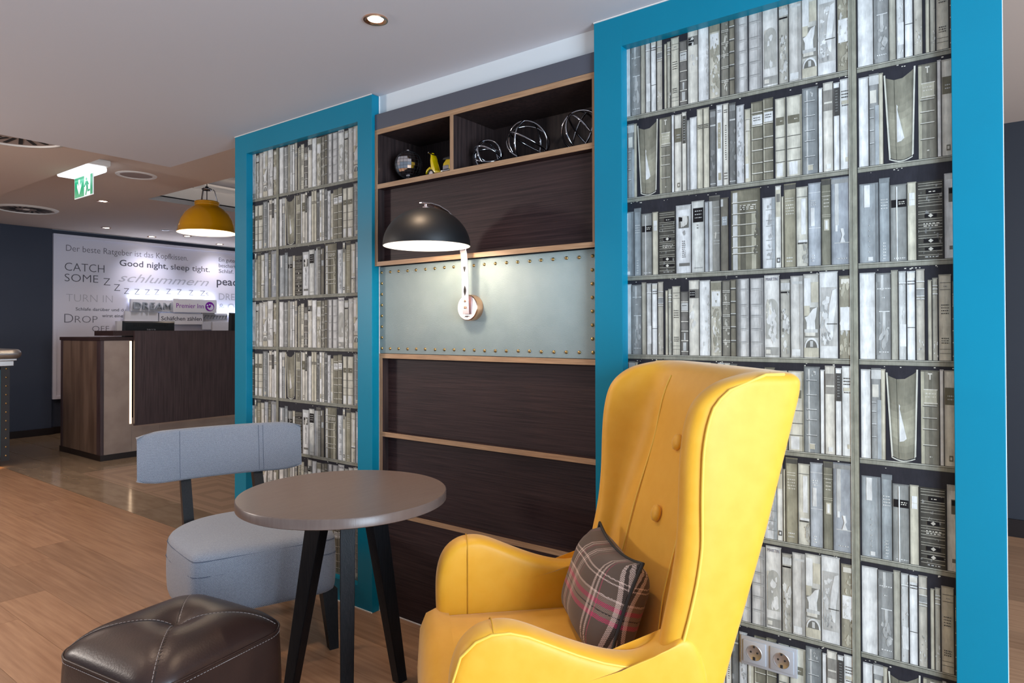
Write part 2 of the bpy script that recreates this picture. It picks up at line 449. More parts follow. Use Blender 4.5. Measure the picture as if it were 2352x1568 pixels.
box(cove, -7.06, -6.98, 3.0, 5.6, 2.815, 2.86)
box(cove, -7.28, -7.06, 3.0, 5.6, 2.85, 2.87)
box(cove, -7.30, -7.28, 3.0, 5.6, 2.85, 2.95)
box(cove, -6.679, -2.9, 3.02, 3.049, HALL + .052, 2.95); box(cove, -6.9, -2.9, 5.601, 5.63, HALL + .052, 2.95); box(cove, -2.899, -2.87, 3.0, 5.6, HALL + .052, 2.95); box(cove, -7.3, -6.679, 3.0, 3.02, HALL + .06, 2.95)
struct('trim_1', cove, 'plaster')
struct('ceiling.003', bx(-7.3, -2.87, 3.0, 5.63, 2.95, 2.99), 'grey_board')
led = thing('cove_light', 'warm light strip glowing inside the ceiling recess above the pendant', 'light strip', (-6.9, 4.3, 2.62))
obj('led_strip', bx(-6.80, -6.77, 3.1, 5.55, 2.62, 2.628), 'cove_led', led, world=True)
obj('led_strip', bx(-7.16, -7.13, 3.1, 5.55, 2.872, 2.88), 'cove_led', led, world=True)

# far reception wall: navy part and a recess with the lettered panel
FX = -9.567
struct('wall_far', bx(FX - .15, FX, -1.6, 3.219, 0, HALL), 'navy_wall')
struct('wall_far_recess', bx(FX - .15, FX - .05, 3.219, 6.4, 0, HALL), 'navy_wall')
struct('baseboard_far', box(bx(FX, FX + .02, -1.6, 3.235, 0, .085), FX - .05, FX - .03, 3.235, 6.3, 0, .085), 'dark_skirting')
struct('wall_right', bx(-.4, 3.2, 5.16, 5.3, 0, HALL), 'charcoal_wall')
struct('baseboard_right', bx(-.4, 3.2, 5.142, 5.16, 0, .107), 'dark_skirting')
struct('wall_end', bx(-9.9, -.4, 6.3, 6.4, 0, HALL), 'plaster')

# partition that carries the frames: core behind the frames, pale wall above the cabinets
FY = 2.0463; PY = 2.085
core = B()
box(core, -3.455, -2.324, PY + .004, 2.36, 0, CEIL); box(core, -1.1667, -.0104, PY + .004, 2.36, 0, CEIL)
box(core, -2.324, -1.1667, 2.094, 2.36, 2.262, CEIL); box(core, -2.324, -1.1667, 2.345, 2.36, 0, 2.262)
struct('wall_partition', core, 'white_wall')

# ------------------------------------------------------------------ teal frames with book wallpaper
Pr = .7445
BK = [[(0.014,0.053,0.243,'whitebig'),(0.054,0.091,0.24,'zz'),(0.091,0.108,0.247,'olv'),(0.109,0.127,0.243,'lg'),(0.129,0.148,0.242,'wline'),(0.15,0.17,0.246,'tanm'),(0.177,0.186,0.216,'tan'),(0.187,0.199,0.221,'mot'),(0.201,0.229,0.229,'tantext'),(0.2305,0.2565,0.21,'dkband'),(0.2585,0.2935,0.246,'beigelab'),(0.2945,0.3295,0.244,'ragged'),(0.3305,0.3665,0.24,'motbig'),(0.3685,0.3935,0.24,'dkband2'),(0.3945,0.4115,0.242,'dkthin'),(0.4245,0.4515,0.243,'cloth'),(0.4555,0.4955,0.243,'cloth2'),(0.4975,0.5425,0.25,'figure'),(0.5445,0.5725,0.236,'mot2'),(0.5735,0.6085,0.244,'pale'),(0.6095,0.6525,0.248,'statue'),(0.6535,0.7025,0.252,'picture'),(0.7055,0.7385,0.238,'olvpatch')],
[(0.015,0.04,0.243,'white'),(0.041,0.065,0.247,'greylab'),(0.065,0.076,0.245,'tan'),(0.077,0.155,0.24,'FAT'),(0.159,0.201,0.245,'tbook'),(0.202,0.2105,0.248,'white'),(0.2115,0.2365,0.246,'beigeolv'),(0.2375,0.2535,0.25,'thinlab'),(0.2545,0.2645,0.222,'grey'),(0.2645,0.2885,0.228,'white'),(0.2885,0.3085,0.25,'tanlines'),(0.3095,0.3295,0.25,'tanlines'),(0.3305,0.3515,0.24,'dgrey'),(0.3525,0.3725,0.25,'wtanlab'),(0.3735,0.3915,0.25,'vtext'),(0.3925,0.4145,0.248,'dgrey'),(0.4155,0.4405,0.236,'wmot'),(0.4415,0.4605,0.22,'tanw'),(0.4615,0.4965,0.236,'olvband'),(0.4975,0.5275,0.24,'olvband'),(0.5325,0.5625,0.232,'bband'),(0.5655,0.6085,0.232,'bband'),(0.6095,0.6535,0.246,'blueband'),(0.6545,0.6655,0.238,'white'),(0.6665,0.6935,0.25,'beigegrey'),(0.6945,0.7105,0.244,'dkwhite'),(0.7115,0.7395,0.25,'wtext')],
[(0.015,0.062,0.222,'blue'),(0.064,0.09,0.232,'bluetext'),(0.091,0.1305,0.21,'glabel'),(0.1315,0.1525,0.212,'tanwl'),(0.1535,0.2135,0.21,'ornate'),(0.2155,0.2675,0.224,'wpic'),(0.2695,0.3115,0.232,'blklab'),(0.3125,0.3265,0.226,'bluethin'),(0.3275,0.3625,0.242,'gband'),(0.3645,0.3905,0.232,'olvlab'),(0.3975,0.4875,0.25,'bigbrown'),(0.4935,0.5305,0.216,'worn'),(0.5315,0.5485,0.248,'whtan'),(0.5495,0.5555,0.214,'tan'),(0.5565,0.5905,0.25,'olvl'),(0.5915,0.6235,0.236,'beige2'),(0.6245,0.6595,0.243,'blue2'),(0.6605,0.6855,0.25,'olvthin'),(0.6865,0.7385,0.25,'bigblue')]]
c3 = lambda h: tuple(((int(h[i:i + 2], 16) / 255) ** 2.2) for i in (0, 2, 4))
CW, CL, CG, CD = c3('d6d9d6'), c3('bcbfbb'), c3('8f928f'), c3('55544e')
CB, CT, CO, CK, CE = c3('9aa3a6'), c3('bdb89e'), c3('85826c'), c3('1d1b1e'), c3('cfccbc')
CBR = c3('77725f'); CBG = c3('2a2a33'); CSH = c3('8b8b7a'); CS2 = c3('5f5f50')
BASE = dict(whitebig=CW, zz=CG, olv=c3('a09e8c'), lg=CL, wline=CW, tanm=c3('b0ab9a'), tan=CT, mot=c3('a5a391'), tantext=c3('c2bea8'), dkband=c3('74716a'), beigelab=CE, ragged=CW, motbig=c3('b9b5a0'), dkband2=c3('7d7a6c'), dkthin=CBR, cloth=c3('c3c3bf'), cloth2=c3('b9b9b5'), figure=c3('cfcfc8'), mot2=c3('a9a799'), pale=c3('bdbcb4'), statue=c3('c3c3b8'), picture=CW, olvpatch=c3('928d75'), white=CW, greylab=CG, FAT=CO, tbook=c3('817e6c'), beigeolv=CE, thinlab=CE, grey=c3('999b98'), tanlines=c3('c4bfa4'), dgrey=c3('6e706d'), wtanlab=CW, vtext=CE, wmot=c3('c2c5c5'), tanw=CT, olvband=c3('7b7762'), bband=c3('c6c3ae'), blueband=c3('848b8b'), beigegrey=CE, dkwhite=CW, wtext=c3('d0d3ce'), blue=c3('949da0'), bluetext=c3('8d979a'), glabel=c3('8a8d88'), tanwl=CT, ornate=c3('4c4a42'), wpic=c3('d4d8d8'), blklab=c3('c6c9c1'), bluethin=c3('a0a6a9'), gband=c3('85857c'), olvlab=c3('6f6b5c'), bigbrown=c3('7a765f'), worn=c3('c9cdcd'), whtan=c3('d2d3c9'), olvl=c3('928d71'), beige2=c3('c3c1ae'), blue2=c3('a0a9b0'), olvthin=c3('7a7965'), bigblue=c3('939ba2'))
def wallpaper(X0, X1, Z0, Z1, post, rows, parent, name='wallpaper'):
    V = []; F = []; C = []; cnt = [0]
    rnd = random.Random(3)
    def quad(x0, x1, z0, z1, ca, cb=None, lay=0, cz=None):
        x0, x1, z0, z1 = max(x0, X0), min(x1, X1), max(z0, Z0), min(z1, Z1)
        if x1 - x0 < 1e-4 or z1 - z0 < 1e-4: return
        if lay >= 2: cnt[0] = (cnt[0] + 1) % 56
        y = PY - .0003 * lay - (cnt[0] * .000005 if lay >= 2 else 0); i = len(V)
        V.extend(((x0, y, z0), (x1, y, z0), (x1, y, z1), (x0, y, z1))); F.append((i, i + 1, i + 2, i + 3))
        cb = cb or ca; C.extend((ca, cb, cb, ca) if cz is None else (ca, ca, cz, cz))
    def poly(pts, c, lay=3):
        if any(p[0] < X0 or p[0] > X1 or p[1] < Z0 or p[1] > Z1 for p in pts): return
        cnt[0] = (cnt[0] + 1) % 56
        i = len(V); V.extend((p[0], PY - .0003 * lay - cnt[0] * .000005, p[1]) for p in pts); F.append(tuple(range(i, i + len(pts)))); C.extend([c] * len(pts))
    mul = lambda c, k: tuple(min(1, v * k) for v in c)
    quad(X0, X1, Z0, Z1, CBG)
    k0 = math.floor((X0 - post) / Pr); k1 = math.ceil((X1 - post) / Pr)
    for r, zb in enumerate(rows):
        ztop = rows[r - 1] - .0155 if r else Z1 + .1
        H = (rows[r - 1] - .0155 - zb) if r else .2715 - .0155
        for k in range(k0, k1 + 1):
            ox = post + k * Pr
            # shelf board
            quad(ox, ox + Pr, zb - .0155, zb, CSH, lay=1); quad(ox, ox + Pr, zb - .003, zb - .0005, c3('a9a998'), lay=2)
            quad(ox, ox + Pr, zb - .0045, zb - .003, c3('4a4a3e'), lay=2); quad(ox, ox + Pr, zb - .0155, zb - .0145, c3('4a4a3e'), lay=2)
            for (u0, u1, h, st) in BK[(r) % 3]:
                a, b = ox + u0, ox + u1
                if b < X0 or a > X1: continue
                h = min(h, .252) * min(1.03, H / .256); w = b - a; col = BASE[st]; z0 = zb + .001; z1 = z0 + h
                if st == 'FAT':
                    # thick open book seen from its fore-edge, a slip of paper between the leaves
                    cov = c3('c9c9b8'); z0 += .004
                    cl = a + .004
                    n = 12
                    for q in range(n):
                        t0, t1 = q / n, (q + 1) / n
                        for s0, s1, ca, cb in ((0, .1, .55, 1.0), (.1, .29, 1.0, 1.1), (.29, .31, .25, .3), (.31, .6, 1.05, 1.35), (.6, .9, 1.35, 1.05), (.9, 1., 1.05, .5)):
                            def xx(s, t): return a + .005 + (1 - t) * .008 + s * (w - .011 - (1 - t) * .012)
                            def zz(s, t):
                                lo = z0 + .010 - .010 * math.sin(PI * s); hi = z1 - .012 - .016 * math.sin(PI * s) + .012 * s
                                return lo + (hi - lo) * t
                            pts = [(xx(s0, t0), zz(s0, t0)), (xx(s1, t0), zz(s1, t0)), (xx(s1, t1), zz(s1, t1)), (xx(s0, t1), zz(s0, t1))]
                            if pts[0][0] < X0 or pts[1][0] > X1 or pts[2][1] > Z1 or pts[0][1] < Z0: continue
                            i = len(V); V.extend((p[0], PY - .0006, p[1]) for p in pts); F.append((i, i + 1, i + 2, i + 3))
                            g = .75 + .55 * math.exp(-((t0 + .04 - .38) / .22) ** 2)
                            C.extend((mul(CO, ca * g), mul(CO, cb * g), mul(CO, cb * g), mul(CO, ca * g)))
                    # covers and curved tail
                    poly([(a + .000, z1 - .004), (a + .004, z1 - .004), (a + .016, z0 + .008), (a + .012, z0 + .006)], cov)
                    poly([(b - .002, z1 + .006), (b - .006, z1 + .006), (b - .012, z0 + .008), (b - .008, z0 + .012)], cov)
                    tl = [(a + .012 + (w - .022) * t, z0 + .006 - .009 * math.sin(PI * t)) for t in [i / 8 for i in range(9)]]
                    for p, q in zip(tl, tl[1:]): poly([(p[0], p[1] - .0015), (q[0], q[1] - .0015), (q[0], q[1] + .0015), (p[0], p[1] + .0015)], cov)
                    # slip of paper
                    sx = a + .012 + w * .25
                    poly([(sx - .001, z0 + h * .62), (sx + .002, z0 + h * .60), (sx + .001, z0 + h * .56), (sx + .017, z0 + h * .24), (sx + .010, z0 + h * .21), (sx, z0 + h * .2)], CW, 4)
                    continue
                lean = 0
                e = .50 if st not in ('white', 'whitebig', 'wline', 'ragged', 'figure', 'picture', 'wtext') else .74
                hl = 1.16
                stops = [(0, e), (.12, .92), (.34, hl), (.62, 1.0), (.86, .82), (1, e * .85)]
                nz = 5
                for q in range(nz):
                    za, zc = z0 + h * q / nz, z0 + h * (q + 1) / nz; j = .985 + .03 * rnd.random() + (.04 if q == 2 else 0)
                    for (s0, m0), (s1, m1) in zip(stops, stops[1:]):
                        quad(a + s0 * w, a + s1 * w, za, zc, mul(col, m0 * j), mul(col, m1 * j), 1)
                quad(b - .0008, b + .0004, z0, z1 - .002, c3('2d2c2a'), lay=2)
                def f(zf0, zf1, c, x0=0.04, x1=.96, lay=2): quad(a + w * x0, a + w * x1, z0 + h * zf0, z0 + h * zf1, c, lay=lay)
                def bands(zs, c=CE, th=.012, dk=True, x0=.04, x1=.96):
                    for z in zs:
                        f(z, z + th, c, x0, x1, 3)
                        if dk: f(z - .009, z, mul(col, .5), x0, x1, 3)
                def marks(zf0, zf1, n, c=c3('4a4844'), x0=.2, x1=.8, lay=4, vert=False):
                    for q in range(n):
                        z = zf0 + (zf1 - zf0) * (q + .5) / n; x = x0
                        while x < x1:
                            d = .04 + rnd.random() * .10
                            f(z - .006, z + .006, c, x, min(x + d, x1), lay); x += d + .05
                def blot(n, c, x0=.1, x1=.9, zf0=.05, zf1=.95, s=.12):
                    c = tuple(.62 * p + .38 * q_ for p, q_ in zip(c, col))
                    for _ in range(int(n * 2.2)):
                        x = x0 + rnd.random() * (x1 - x0); z = zf0 + rnd.random() * (zf1 - zf0); ww = s * (.25 + .7 * rnd.random()); hh = ww * w / h * (.8 + 2.6 * rnd.random())
                        pts = []
                        for g in range(10):
                            an = 2 * PI * g / 10; rr = .5 + .6 * rnd.random()
                            pts.append((a + w * min(max(x + ww * rr * math.cos(an), .02), .98), z0 + h * min(max(z + hh * rr * math.sin(an), .01), .99)))
                        poly(pts, mul(c, .9 + .2 * rnd.random()), 3)
                top = mul(col, .62)
                f(.985, 1.0, top, 0, 1, 3)
                if st == 'zz': f(.05, .9, mul(col, .8), 0, .25); f(.80, .98, CL, .32, .5); marks(.80, .84, 1, CW, .1, .95); marks(.70, .73, 1, CW, .4, .6); f(.55, .56, CW, .2, .9, 3); f(.35, .55, CL, .42, .62); blot(5, CL, .25, .8, .15, .45, .2); marks(.07, .1, 1, CW, .2, .85)
                elif st == 'lg': f(.15, .4, CW, .15, .95); blot(6, CW); bands([.86], CW)
                elif st == 'wline': bands([.36], c3('5d5c55'), .008, False); marks(.84, .90, 2, x0=.1, x1=.95); f(.92, .98, CE)
                elif st == 'tanm': bands([.86, .78, .70, .67], CW, .008); f(.70, .78, CG); blot(5, CW, zf0=.05, zf1=.3); blot(3, CG)
                elif st == 'tan': f(.0, 1., mul(col, .8), 0, .3)
                elif st == 'mot': bands([.9, .86, .8], CW, .01); blot(4, CW, s=.2, zf1=.3); blot(3, CG)
                elif st == 'tantext': f(.90, .905, CD, .1, .95, 3); f(.82, .825, CD, .1, .95, 3); marks(.84, .88, 1, CG, .4, .7); marks(.53, .66, 4); marks(.19, .27, 3); f(.08, .084, CD, .05, .95, 3); f(.13, .134, CD, .05, .95, 3)
                elif st == 'dkband': bands([.83, .68, .52, .37, .22, .05], CE, .014); f(.70, .82, CL, .06, .94, 3); marks(.76, .8, 1); f(.07, .2, CL, .3, .7, 3); f(.24, .35, CL, .4, .6, 3)
                elif st == 'beigelab': f(.76, .88, c3('77756d'), .04, .96); f(.77, .86, CK, .08, .6, 3); marks(.79, .85, 2, CL, .12, .55, 4); blot(4, CW, s=.2, zf0=.3)
                elif st == 'ragged': blot(16, c3('9b9a92'), .84, .98, .05, .8, .12); blot(3, CL)
                elif st == 'motbig': f(.66, .86, CW, .1, .85); blot(12, CO, .2, .95, .1, .66, .22); blot(8, CW, .1, .9, .05, .6, .16); blot(5, CBR, .2, .9, .2, .95, .08); f(.88, .98, CO)
                elif st == 'dkband2': bands([.86, .70, .54, .38, .20], CE, .008); bands([.84, .68, .52, .36, .18], CE, .008); blot(10, CE, .3, .75, s=.16)
                elif st == 'dkthin': bands([.88, .71, .55, .38, .20], CL, .01); bands([.86, .69, .53, .36, .18], CD, .01, False)
                elif st in ('cloth', 'cloth2'):
                    f(0, 1, mul(col, .55), .8, 1., 2); f(0, 1, mul(col, .78), .66, .8, 2)
                    for z in (.86, .66, .52, .35, .18): f(z, z + .012, mul(col, .6), .05, .9, 3); f(z - .02, z - .01, mul(col, .8), .05, .9, 3)
                    if st == 'cloth': quad(a - .014, a, z0, z1, c3('3c3932'), mul(col, .5), 2)
                elif st == 'figure':
                    n = 12; cx = a + w * .5; f(.62, .66, CL, .2, .8)
                    poly([(cx + .4 * w * math.cos(PI * g / n), z0 + h * .60 + .11 * h * math.sin(PI * g / n)) for g in range(n + 1)] + [(cx - .4 * w, z0 + h * .22), (cx + .4 * w, z0 + h * .22)], c3('a9a99f'), 3)
                    blot(9, CW, .3, .7, .22, .62, .22); blot(5, CT, .15, .4, .5, .68, .12); blot(4, CG, .5, .8, .35, .6, .1); f(.02, .12, c3('9b9b93'), .05, .95); f(.04, .09, CE, .1, .4, 3)
                    text_here(a + w * .12, z1 - h * .07, 'MARTIN', w * .76, .010, parent, X0, X1, Z0, Z1)
                elif st == 'mot2': f(.86, .95, CL); f(.82, .84, CK, .05, .9, 3); blot(8, CW, .2, .8, .05, .6, .25); blot(4, CD, .1, .5, .3, .6, .12); blot(5, CG, .5, .9, s=.15)
                elif st == 'pale': f(0, 1, mul(col, .72), .72, 1, 2); f(.02, .10, CW, .08, .75, 3); f(.9, .93, CL, .1, .95, 3)
                elif st == 'statue':
                    f(.62, .95, CW, .05, .45, 2); f(.66, .9, CT, .5, .95, 2); f(.24, .6, c3('85847a'), .05, .95, 2)
                    f(.5, .62, CT, .05, .4, 3)
                    poly([(a + w * x, z0 + h * z) for x, z in ((.2, .34), (.75, .34), (.72, .44), (.8, .5), (.86, .6), (.6, .58), (.3, .5), (.08, .48), (.2, .42))], CW, 4)
                    f(.30, .34, CL, .05, .9, 4); f(.26, .30, CE, .1, .75, 4)
                    cx = a + w * .5
                    poly([(cx + .45 * w * math.cos(PI * g / 10), z0 + h * .12 + .12 * h * math.sin(PI * g / 10)) for g in range(11)], CW, 4)
                    poly([(cx + .36 * w * math.cos(PI * g / 10), z0 + h * .12 + .095 * h * math.sin(PI * g / 10)) for g in range(11)], c3('6f6e66'), 5)
                    f(.13, .2, CL, .42, .6, 6); f(.01, .12, CT, .03, .95, 3)
                elif st == 'picture':
                    f(.14, .82, c3('b4b4ae'), .08, .95, 2); blot(8, CG, .1, .5, .2, .6, .14); blot(6, CW, .15, .6, .2, .75, .18)
                    poly([(a + w * x, z0 + h * z) for x, z in ((.6, .26), (.72, .24), (.78, .45), (.9, .62), (.92, .80), (.7, .78), (.52, .6), (.46, .4))], CW, 4)
                    f(.39, .40, CD, .4, .95, 5); blot(5, CD, .12, .6, .15, .3, .08)
                elif st == 'olvpatch': f(.34, .62, CW, .08, .9, 3); blot(6, CW, .1, .9, .3, .66, .16); f(.9, .96, CE, .15, .8, 3); blot(5, CT, .1, .9, .05, .3, .2); blot(3, CT, .1, .9, .66, .9, .2)
                elif st == 'greylab': f(.68, .82, CE, .1, .75, 3); f(.88, .98, CL, 0, 1); f(0, .65, CB, .6, 1.); bands([.62, .52, .38, .24], CW, .006, True, .05, .5)
                elif st == 'tbook':
                    f(0, 1, c3('a9a589'), 0, .18, 2); f(0, 1, mul(col, .8), .45, .6, 2)
                    f(.64, .80, c3('b2ae92'), .18, .86, 3); f(.645, .655, CE, .15, .9, 4); f(.79, .80, CE, .15, .9, 4); marks(.70, .77, 2, CE, .25, .8, 4)
                    bands([.62, .49, .37, .20], CE, .008, True, .1, .86); marks(.06, .1, 1, CE, .45, .6, 4)
                    f(.955, .97, CE, .38, .62, 4); f(.90, .97, CE, .46, .54, 4)
                elif st == 'beigeolv': f(.64, .82, c3('716d56'), .05, .95, 3); marks(.68, .75, 2, CL, .3, .8, 4); f(.66, .665, CE); f(.05, .11, CBR, .4, .75, 3); f(.065, .095, CE, .48, .66, 4)
                elif st == 'thinlab': f(.60, .95, c3('55534b'), .15, .85, 3); marks(.63, .92, 9, CL, .35, .65, 4)
                elif st == 'tanlines': marks(.74, .80, 3, x0=.15, x1=.9)
                elif st == 'dgrey': f(.78, .80, CL, .1, .9, 3); f(.9, .97, CG, .1, .9); marks(.02, .05, 1, CW, .1, .9); blot(4, CG, s=.3)
                elif st == 'wtanlab': f(.46, .78, c3('aaa384'), .25, .7, 3); marks(.5, .74, 4, CW, .4, .55, 4); f(.07, .16, c3('aaa384'), .3, .75, 3); marks(.90, .94, 2, CG, .2, .8)
                elif st == 'vtext': marks(.30, .74, 16, c3('3c3b38'), .42, .62); marks(.88, .93, 2); marks(.06, .16, 3)
                elif st in ('wmot', 'worn'):
                    if st == 'wmot': blot(12, CG, .2, .95, .1, .95, .18); blot(4, CW)
                    else:
                        f(0, 1, CB, .75, 1.); 
                        for z in (.85, .7, .62, .42, .28, .15): blot(2, CG, .45, .75, z, z + .05, .15); f(z - .03, z - .022, CG, .3, .95, 4)
                elif st == 'tanw': f(.05, .25, CW, .1, .6, 3); f(.7, .85, CE, .2, .7, 3); bands([.86, .70], CE, .006); f(.35, .7, CE, .15, .5, 2)
                elif st == 'olvband': f(.71, .83, CW, .08, .95, 3); marks(.75, .81, 2, x0=.2, x1=.8); bands([.86, .69, .52, .38, .22, .09], CE, .011); f(0, 1, c3('a19d84'), 0, .14, 2)
                elif st == 'bband': f(.66, .76, c3('716d58'), .1, .85, 3); marks(.69, .73, 1, CE, .5, .7, 4); bands([.50, .34, .19], c3('55524a'), .008, False); f(.02, .18, CW, .15, .7); f(0, 1, c3('8d8a75'), .9, 1., 2)
                elif st == 'blueband': f(0, .97, CL, .26, .36, 2); bands([.84, .67, .50, .38, .20], CW, .006, True, .15, .8); f(.04, .10, CT, .35, .65, 3); f(.1, .105, CW, .35, .7, 4); blot(3, CW, .5, .7, .86, .95, .06)
                elif st == 'beigegrey': f(.68, .91, c3('8d8a80'), .03, .97, 3); f(.76, .78, CE, .1, .9, 4); f(.03, .08, CW, .3, .7, 3)
                elif st == 'dkwhite': f(.62, .94, c3('4b4a47'), .08, .92, 3); marks(.66, .92, 8, CG, .3, .7, 4)
                elif st == 'wtext': marks(.78, .88, 3, x0=.15, x1=.85); f(.72, .76, CT, .15, .9, 3); marks(.70, .71, 1, x0=.2, x1=.8); f(.08, .13, CT, .5, .75, 3)
                elif st == 'blue': f(.70, .98, CW, .25, .55, 3); f(0, 1, mul(col, .6), .85, 1., 2); f(.02, .07, CW, .45, .7, 3); marks(.1, .5, 6, CL, .5, .55)
                elif st == 'bluetext': marks(.62, .76, 4, CW, .15, .8); marks(.02, .24, 6, CW, .35, .6); f(.94, 1., mul(col, .7), 0, 1)
                elif st == 'glabel': f(.70, .80, CK, .06, .96, 3); f(0, .97, CW, .36, .43, 4); marks(.73, .78, 2, CE, .5, .85, 5); marks(.02, .05, 1, CW, .2, .9)
                elif st == 'tanwl': f(.70, .86, CW, .2, .8, 3); f(.77, .775, CT, .2, .8, 4)
                elif st == 'ornate':
                    for z in (.97, .94, .90, .82, .79, .75, .72, .68, .61, .58, .51, .48, .44, .40, .36, .30, .27, .19, .16, .10, .05): f(z, z + .007, c3('a8a592'), .05, .95, 3)
                    f(.83, .89, CK, .35, .92, 4); f(.53, .58, CK, .3, .75, 4); f(.21, .26, CK, .25, .8, 4); f(.11, .15, CK, .3, .9, 4)
                    for z in (.555, .235, .13): poly([(a + w * .42, z0 + h * z), (a + w * .52, z0 + h * (z + .025)), (a + w * .62, z0 + h * z), (a + w * .52, z0 + h * (z - .025))], CE, 5)
                    marks(.41, .47, 2, CE, .25, .85, 4); marks(.84, .88, 1, CE, .45, .7, 5); blot(10, CG, .05, .95, .05, .95, .06); marks(.02, .04, 1, CL, .3, .8, 4)
                elif st == 'wpic': f(.66, .83, c3('6b6a62'), .18, .85, 3); blot(5, CE, .35, .7, .68, .80, .16); f(.76, .82, CK, .2, .42, 4); blot(3, c3('77766c'), .45, .6, .55, .6, .1); marks(.22, .48, 9, c3('4e4d4a'), .42, .62); f(.10, .145, c3('77766f'), .2, .9, 3); f(.93, .98, CL, .05, .95)
                elif st == 'blklab': f(.70, .90, CK, .1, .92, 3); marks(.74, .88, 3, CL, .25, .8, 4); marks(.60, .68, 2, x0=.42, x1=.55); marks(.02, .10, 1, CG, .2, .9); f(0, 1, CL, 0, .12, 2)
                elif st == 'gband': f(0, .97, CL, 0, .28, 2); bands([.84, .74, .66, .60, .50, .40, .36], CL, .004, False, .4, .95); blot(2, CE, .55, .75, .45, .5, .1); f(.93, 1., CD, 0, 1)
                elif st == 'olvlab': f(.62, .74, CB, .15, .8, 3); marks(.65, .72, 2, CW, .3, .7, 4); f(.88, .98, CL, .02, .3); f(0, 1, CK, .92, 1., 3)
                elif st == 'bigbrown':
                    f(0, .97, CL, .06, .22, 2); f(0, .7, c3('a9a58b'), .7, .85, 2); f(0, .8, c3('5e5b4c'), .32, .5, 2)
                    bands([.84, .70, .56, .42, .28, .20], CE, .009, True, .03, .9); marks(.74, .81, 3, CE, .3, .85, 4); blot(5, CD, .8, .95, .1, .8, .07)
                elif st == 'whtan': f(.62, .95, CT, .1, .9, 2); f(.80, .90, c3('77756d'), .2, .8, 3); f(.06, .12, c3('5d5c58'), .2, .8, 3); f(.075, .105, CW, .35, .65, 4)
                elif st == 'olvl': bands([.82, .79], CE, .006, False, .1, .8); marks(.62, .76, 4, CE, .15, .8); marks(.05, .13, 2, CW, .2, .7); f(.93, 1., CD, 0, 1); f(0, .9, mul(col, 1.2), .1, .35, 2)
                elif st == 'beige2': f(.30, .33, CW, .15, .95, 3); f(.28, .30, CD, .1, .9, 3); bands([.87], CD, .006, False); blot(7, CG, .6, .98, .02, .28, .18); f(.4, .85, CW, .4, .8, 2)
                elif st == 'blue2': f(.48, .70, CW, .2, .5, 3); bands([.88, .45], CW, .005, False); marks(.72, .80, 3, CW, .2, .6); marks(.04, .14, 3, CW, .3, .5)
                elif st == 'olvthin': f(.40, .53, CT, .25, .8, 3); f(.415, .515, CW, .4, .65, 4); bands([.85, .80, .58, .56], CT, .005, False); f(.93, 1., CD, 0, 1); marks(.66, .82, 4, CE, .25, .8)
                elif st == 'bigblue': f(.45, .97, CL, .18, .38, 2); f(.93, .98, CG, 0, 1); f(.38, .45, CW, .2, .32, 3); poly([(a + w * x, z0 + h * z) for x, z in ((.44, .25), (.7, .25), (.6, .31), (.66, .34), (.6, .41), (.46, .41), (.54, .33))], CW, 4); marks(.05, .08, 1, CL, .3, .8); f(.24, .25, CL, .15, .9, 3)
            # loose flecks on the dark ground above the books
            for _ in range(16):
                x = ox + rnd.random() * Pr; z = zb + H * (.965 + .035 * rnd.random()); s = .0012 + .002 * rnd.random()
                quad(x, x + s * 1.6, z, z + s, CE, lay=1)
    for k in range(k0, k1 + 1):                       # painted upright between two bays
        ox = post + k * Pr
        quad(ox - .011, ox + .011, Z0, Z1, c3('848473'), c3('96967f'), 6)
        quad(ox - .011, ox - .0095, Z0, Z1, c3('b0b0a0'), lay=7); quad(ox + .0095, ox + .0115, Z0, Z1, c3('3b3b36'), lay=7); quad(ox - .003, ox - .002, Z0, Z1, c3('6c6c5c'), lay=7)
    me = bpy.data.meshes.new(name); Mi = MW[parent].inverted()
    me.from_pydata([tuple(Mi @ Vector(v)) for v in V], [], F)
    ca = me.color_attributes.new('print', 'FLOAT_COLOR', 'CORNER')
    flat = []
    for c in C: flat.extend((c[0], c[1], c[2], 1.))
    ca.data.foreach_set('color', flat)
    me.materials.append(MT['paper'])
    o = bpy.data.objects.new(name, me); COL.objects.link(o); o.parent = parent
    return o
def text_here(x, z, s, w, h, parent, X0, X1, Z0, Z1):
    if x < X0 or x + w > X1 or z < Z0 or z + h > Z1: return
    text('lettering', s, 'text_mid', parent, (x, PY - .0018, z), None, h, 'XZ', width=w, depth=.0002)

def frame(x0, x1, i0, i1, zi0, zi1, label, post, rows):
    t = thing('framed_wall_panel', label, 'wall panel', ((x0 + x1) / 2, FY, 0), 0, None)
    e = .0015; yb = PY + .003
    obj('frame_post', bx(x0, i0, FY, yb, .0, CEIL - .002, bev=e), 'teal', t, world=True)
    obj('frame_post', bx(i1, x1, FY, yb, .0, CEIL - .002, bev=e), 'teal', t, world=True)
    obj('frame_rail', bx(i0 - .001, i1 + .001, FY + .0002, yb, zi1, CEIL - .002), 'teal', t, world=True)
    obj('frame_rail', bx(i0 - .001, i1 + .001, FY + .0002, yb, 0, zi0), 'teal', t, world=True)
    obj('cover_strip', box(bx(x0, x1, FY - .004, FY, CEIL - .0045, CEIL - .001), x0, x1, FY - .004, FY, 0, .004), 'white_enamel', t, world=True, label='thin white sealing strip')
    wallpaper(i0, i1, zi0, zi1, post, rows, t)
    return t
frame(-3.4551, -2.3243, -3.3427, -2.4242, .1029, 2.2515, 'teal-blue frame round sepia book wallpaper, left of the shelving', -3.108, [2.004, 1.727, 1.460, 1.195, .926, .655, .380, .110])
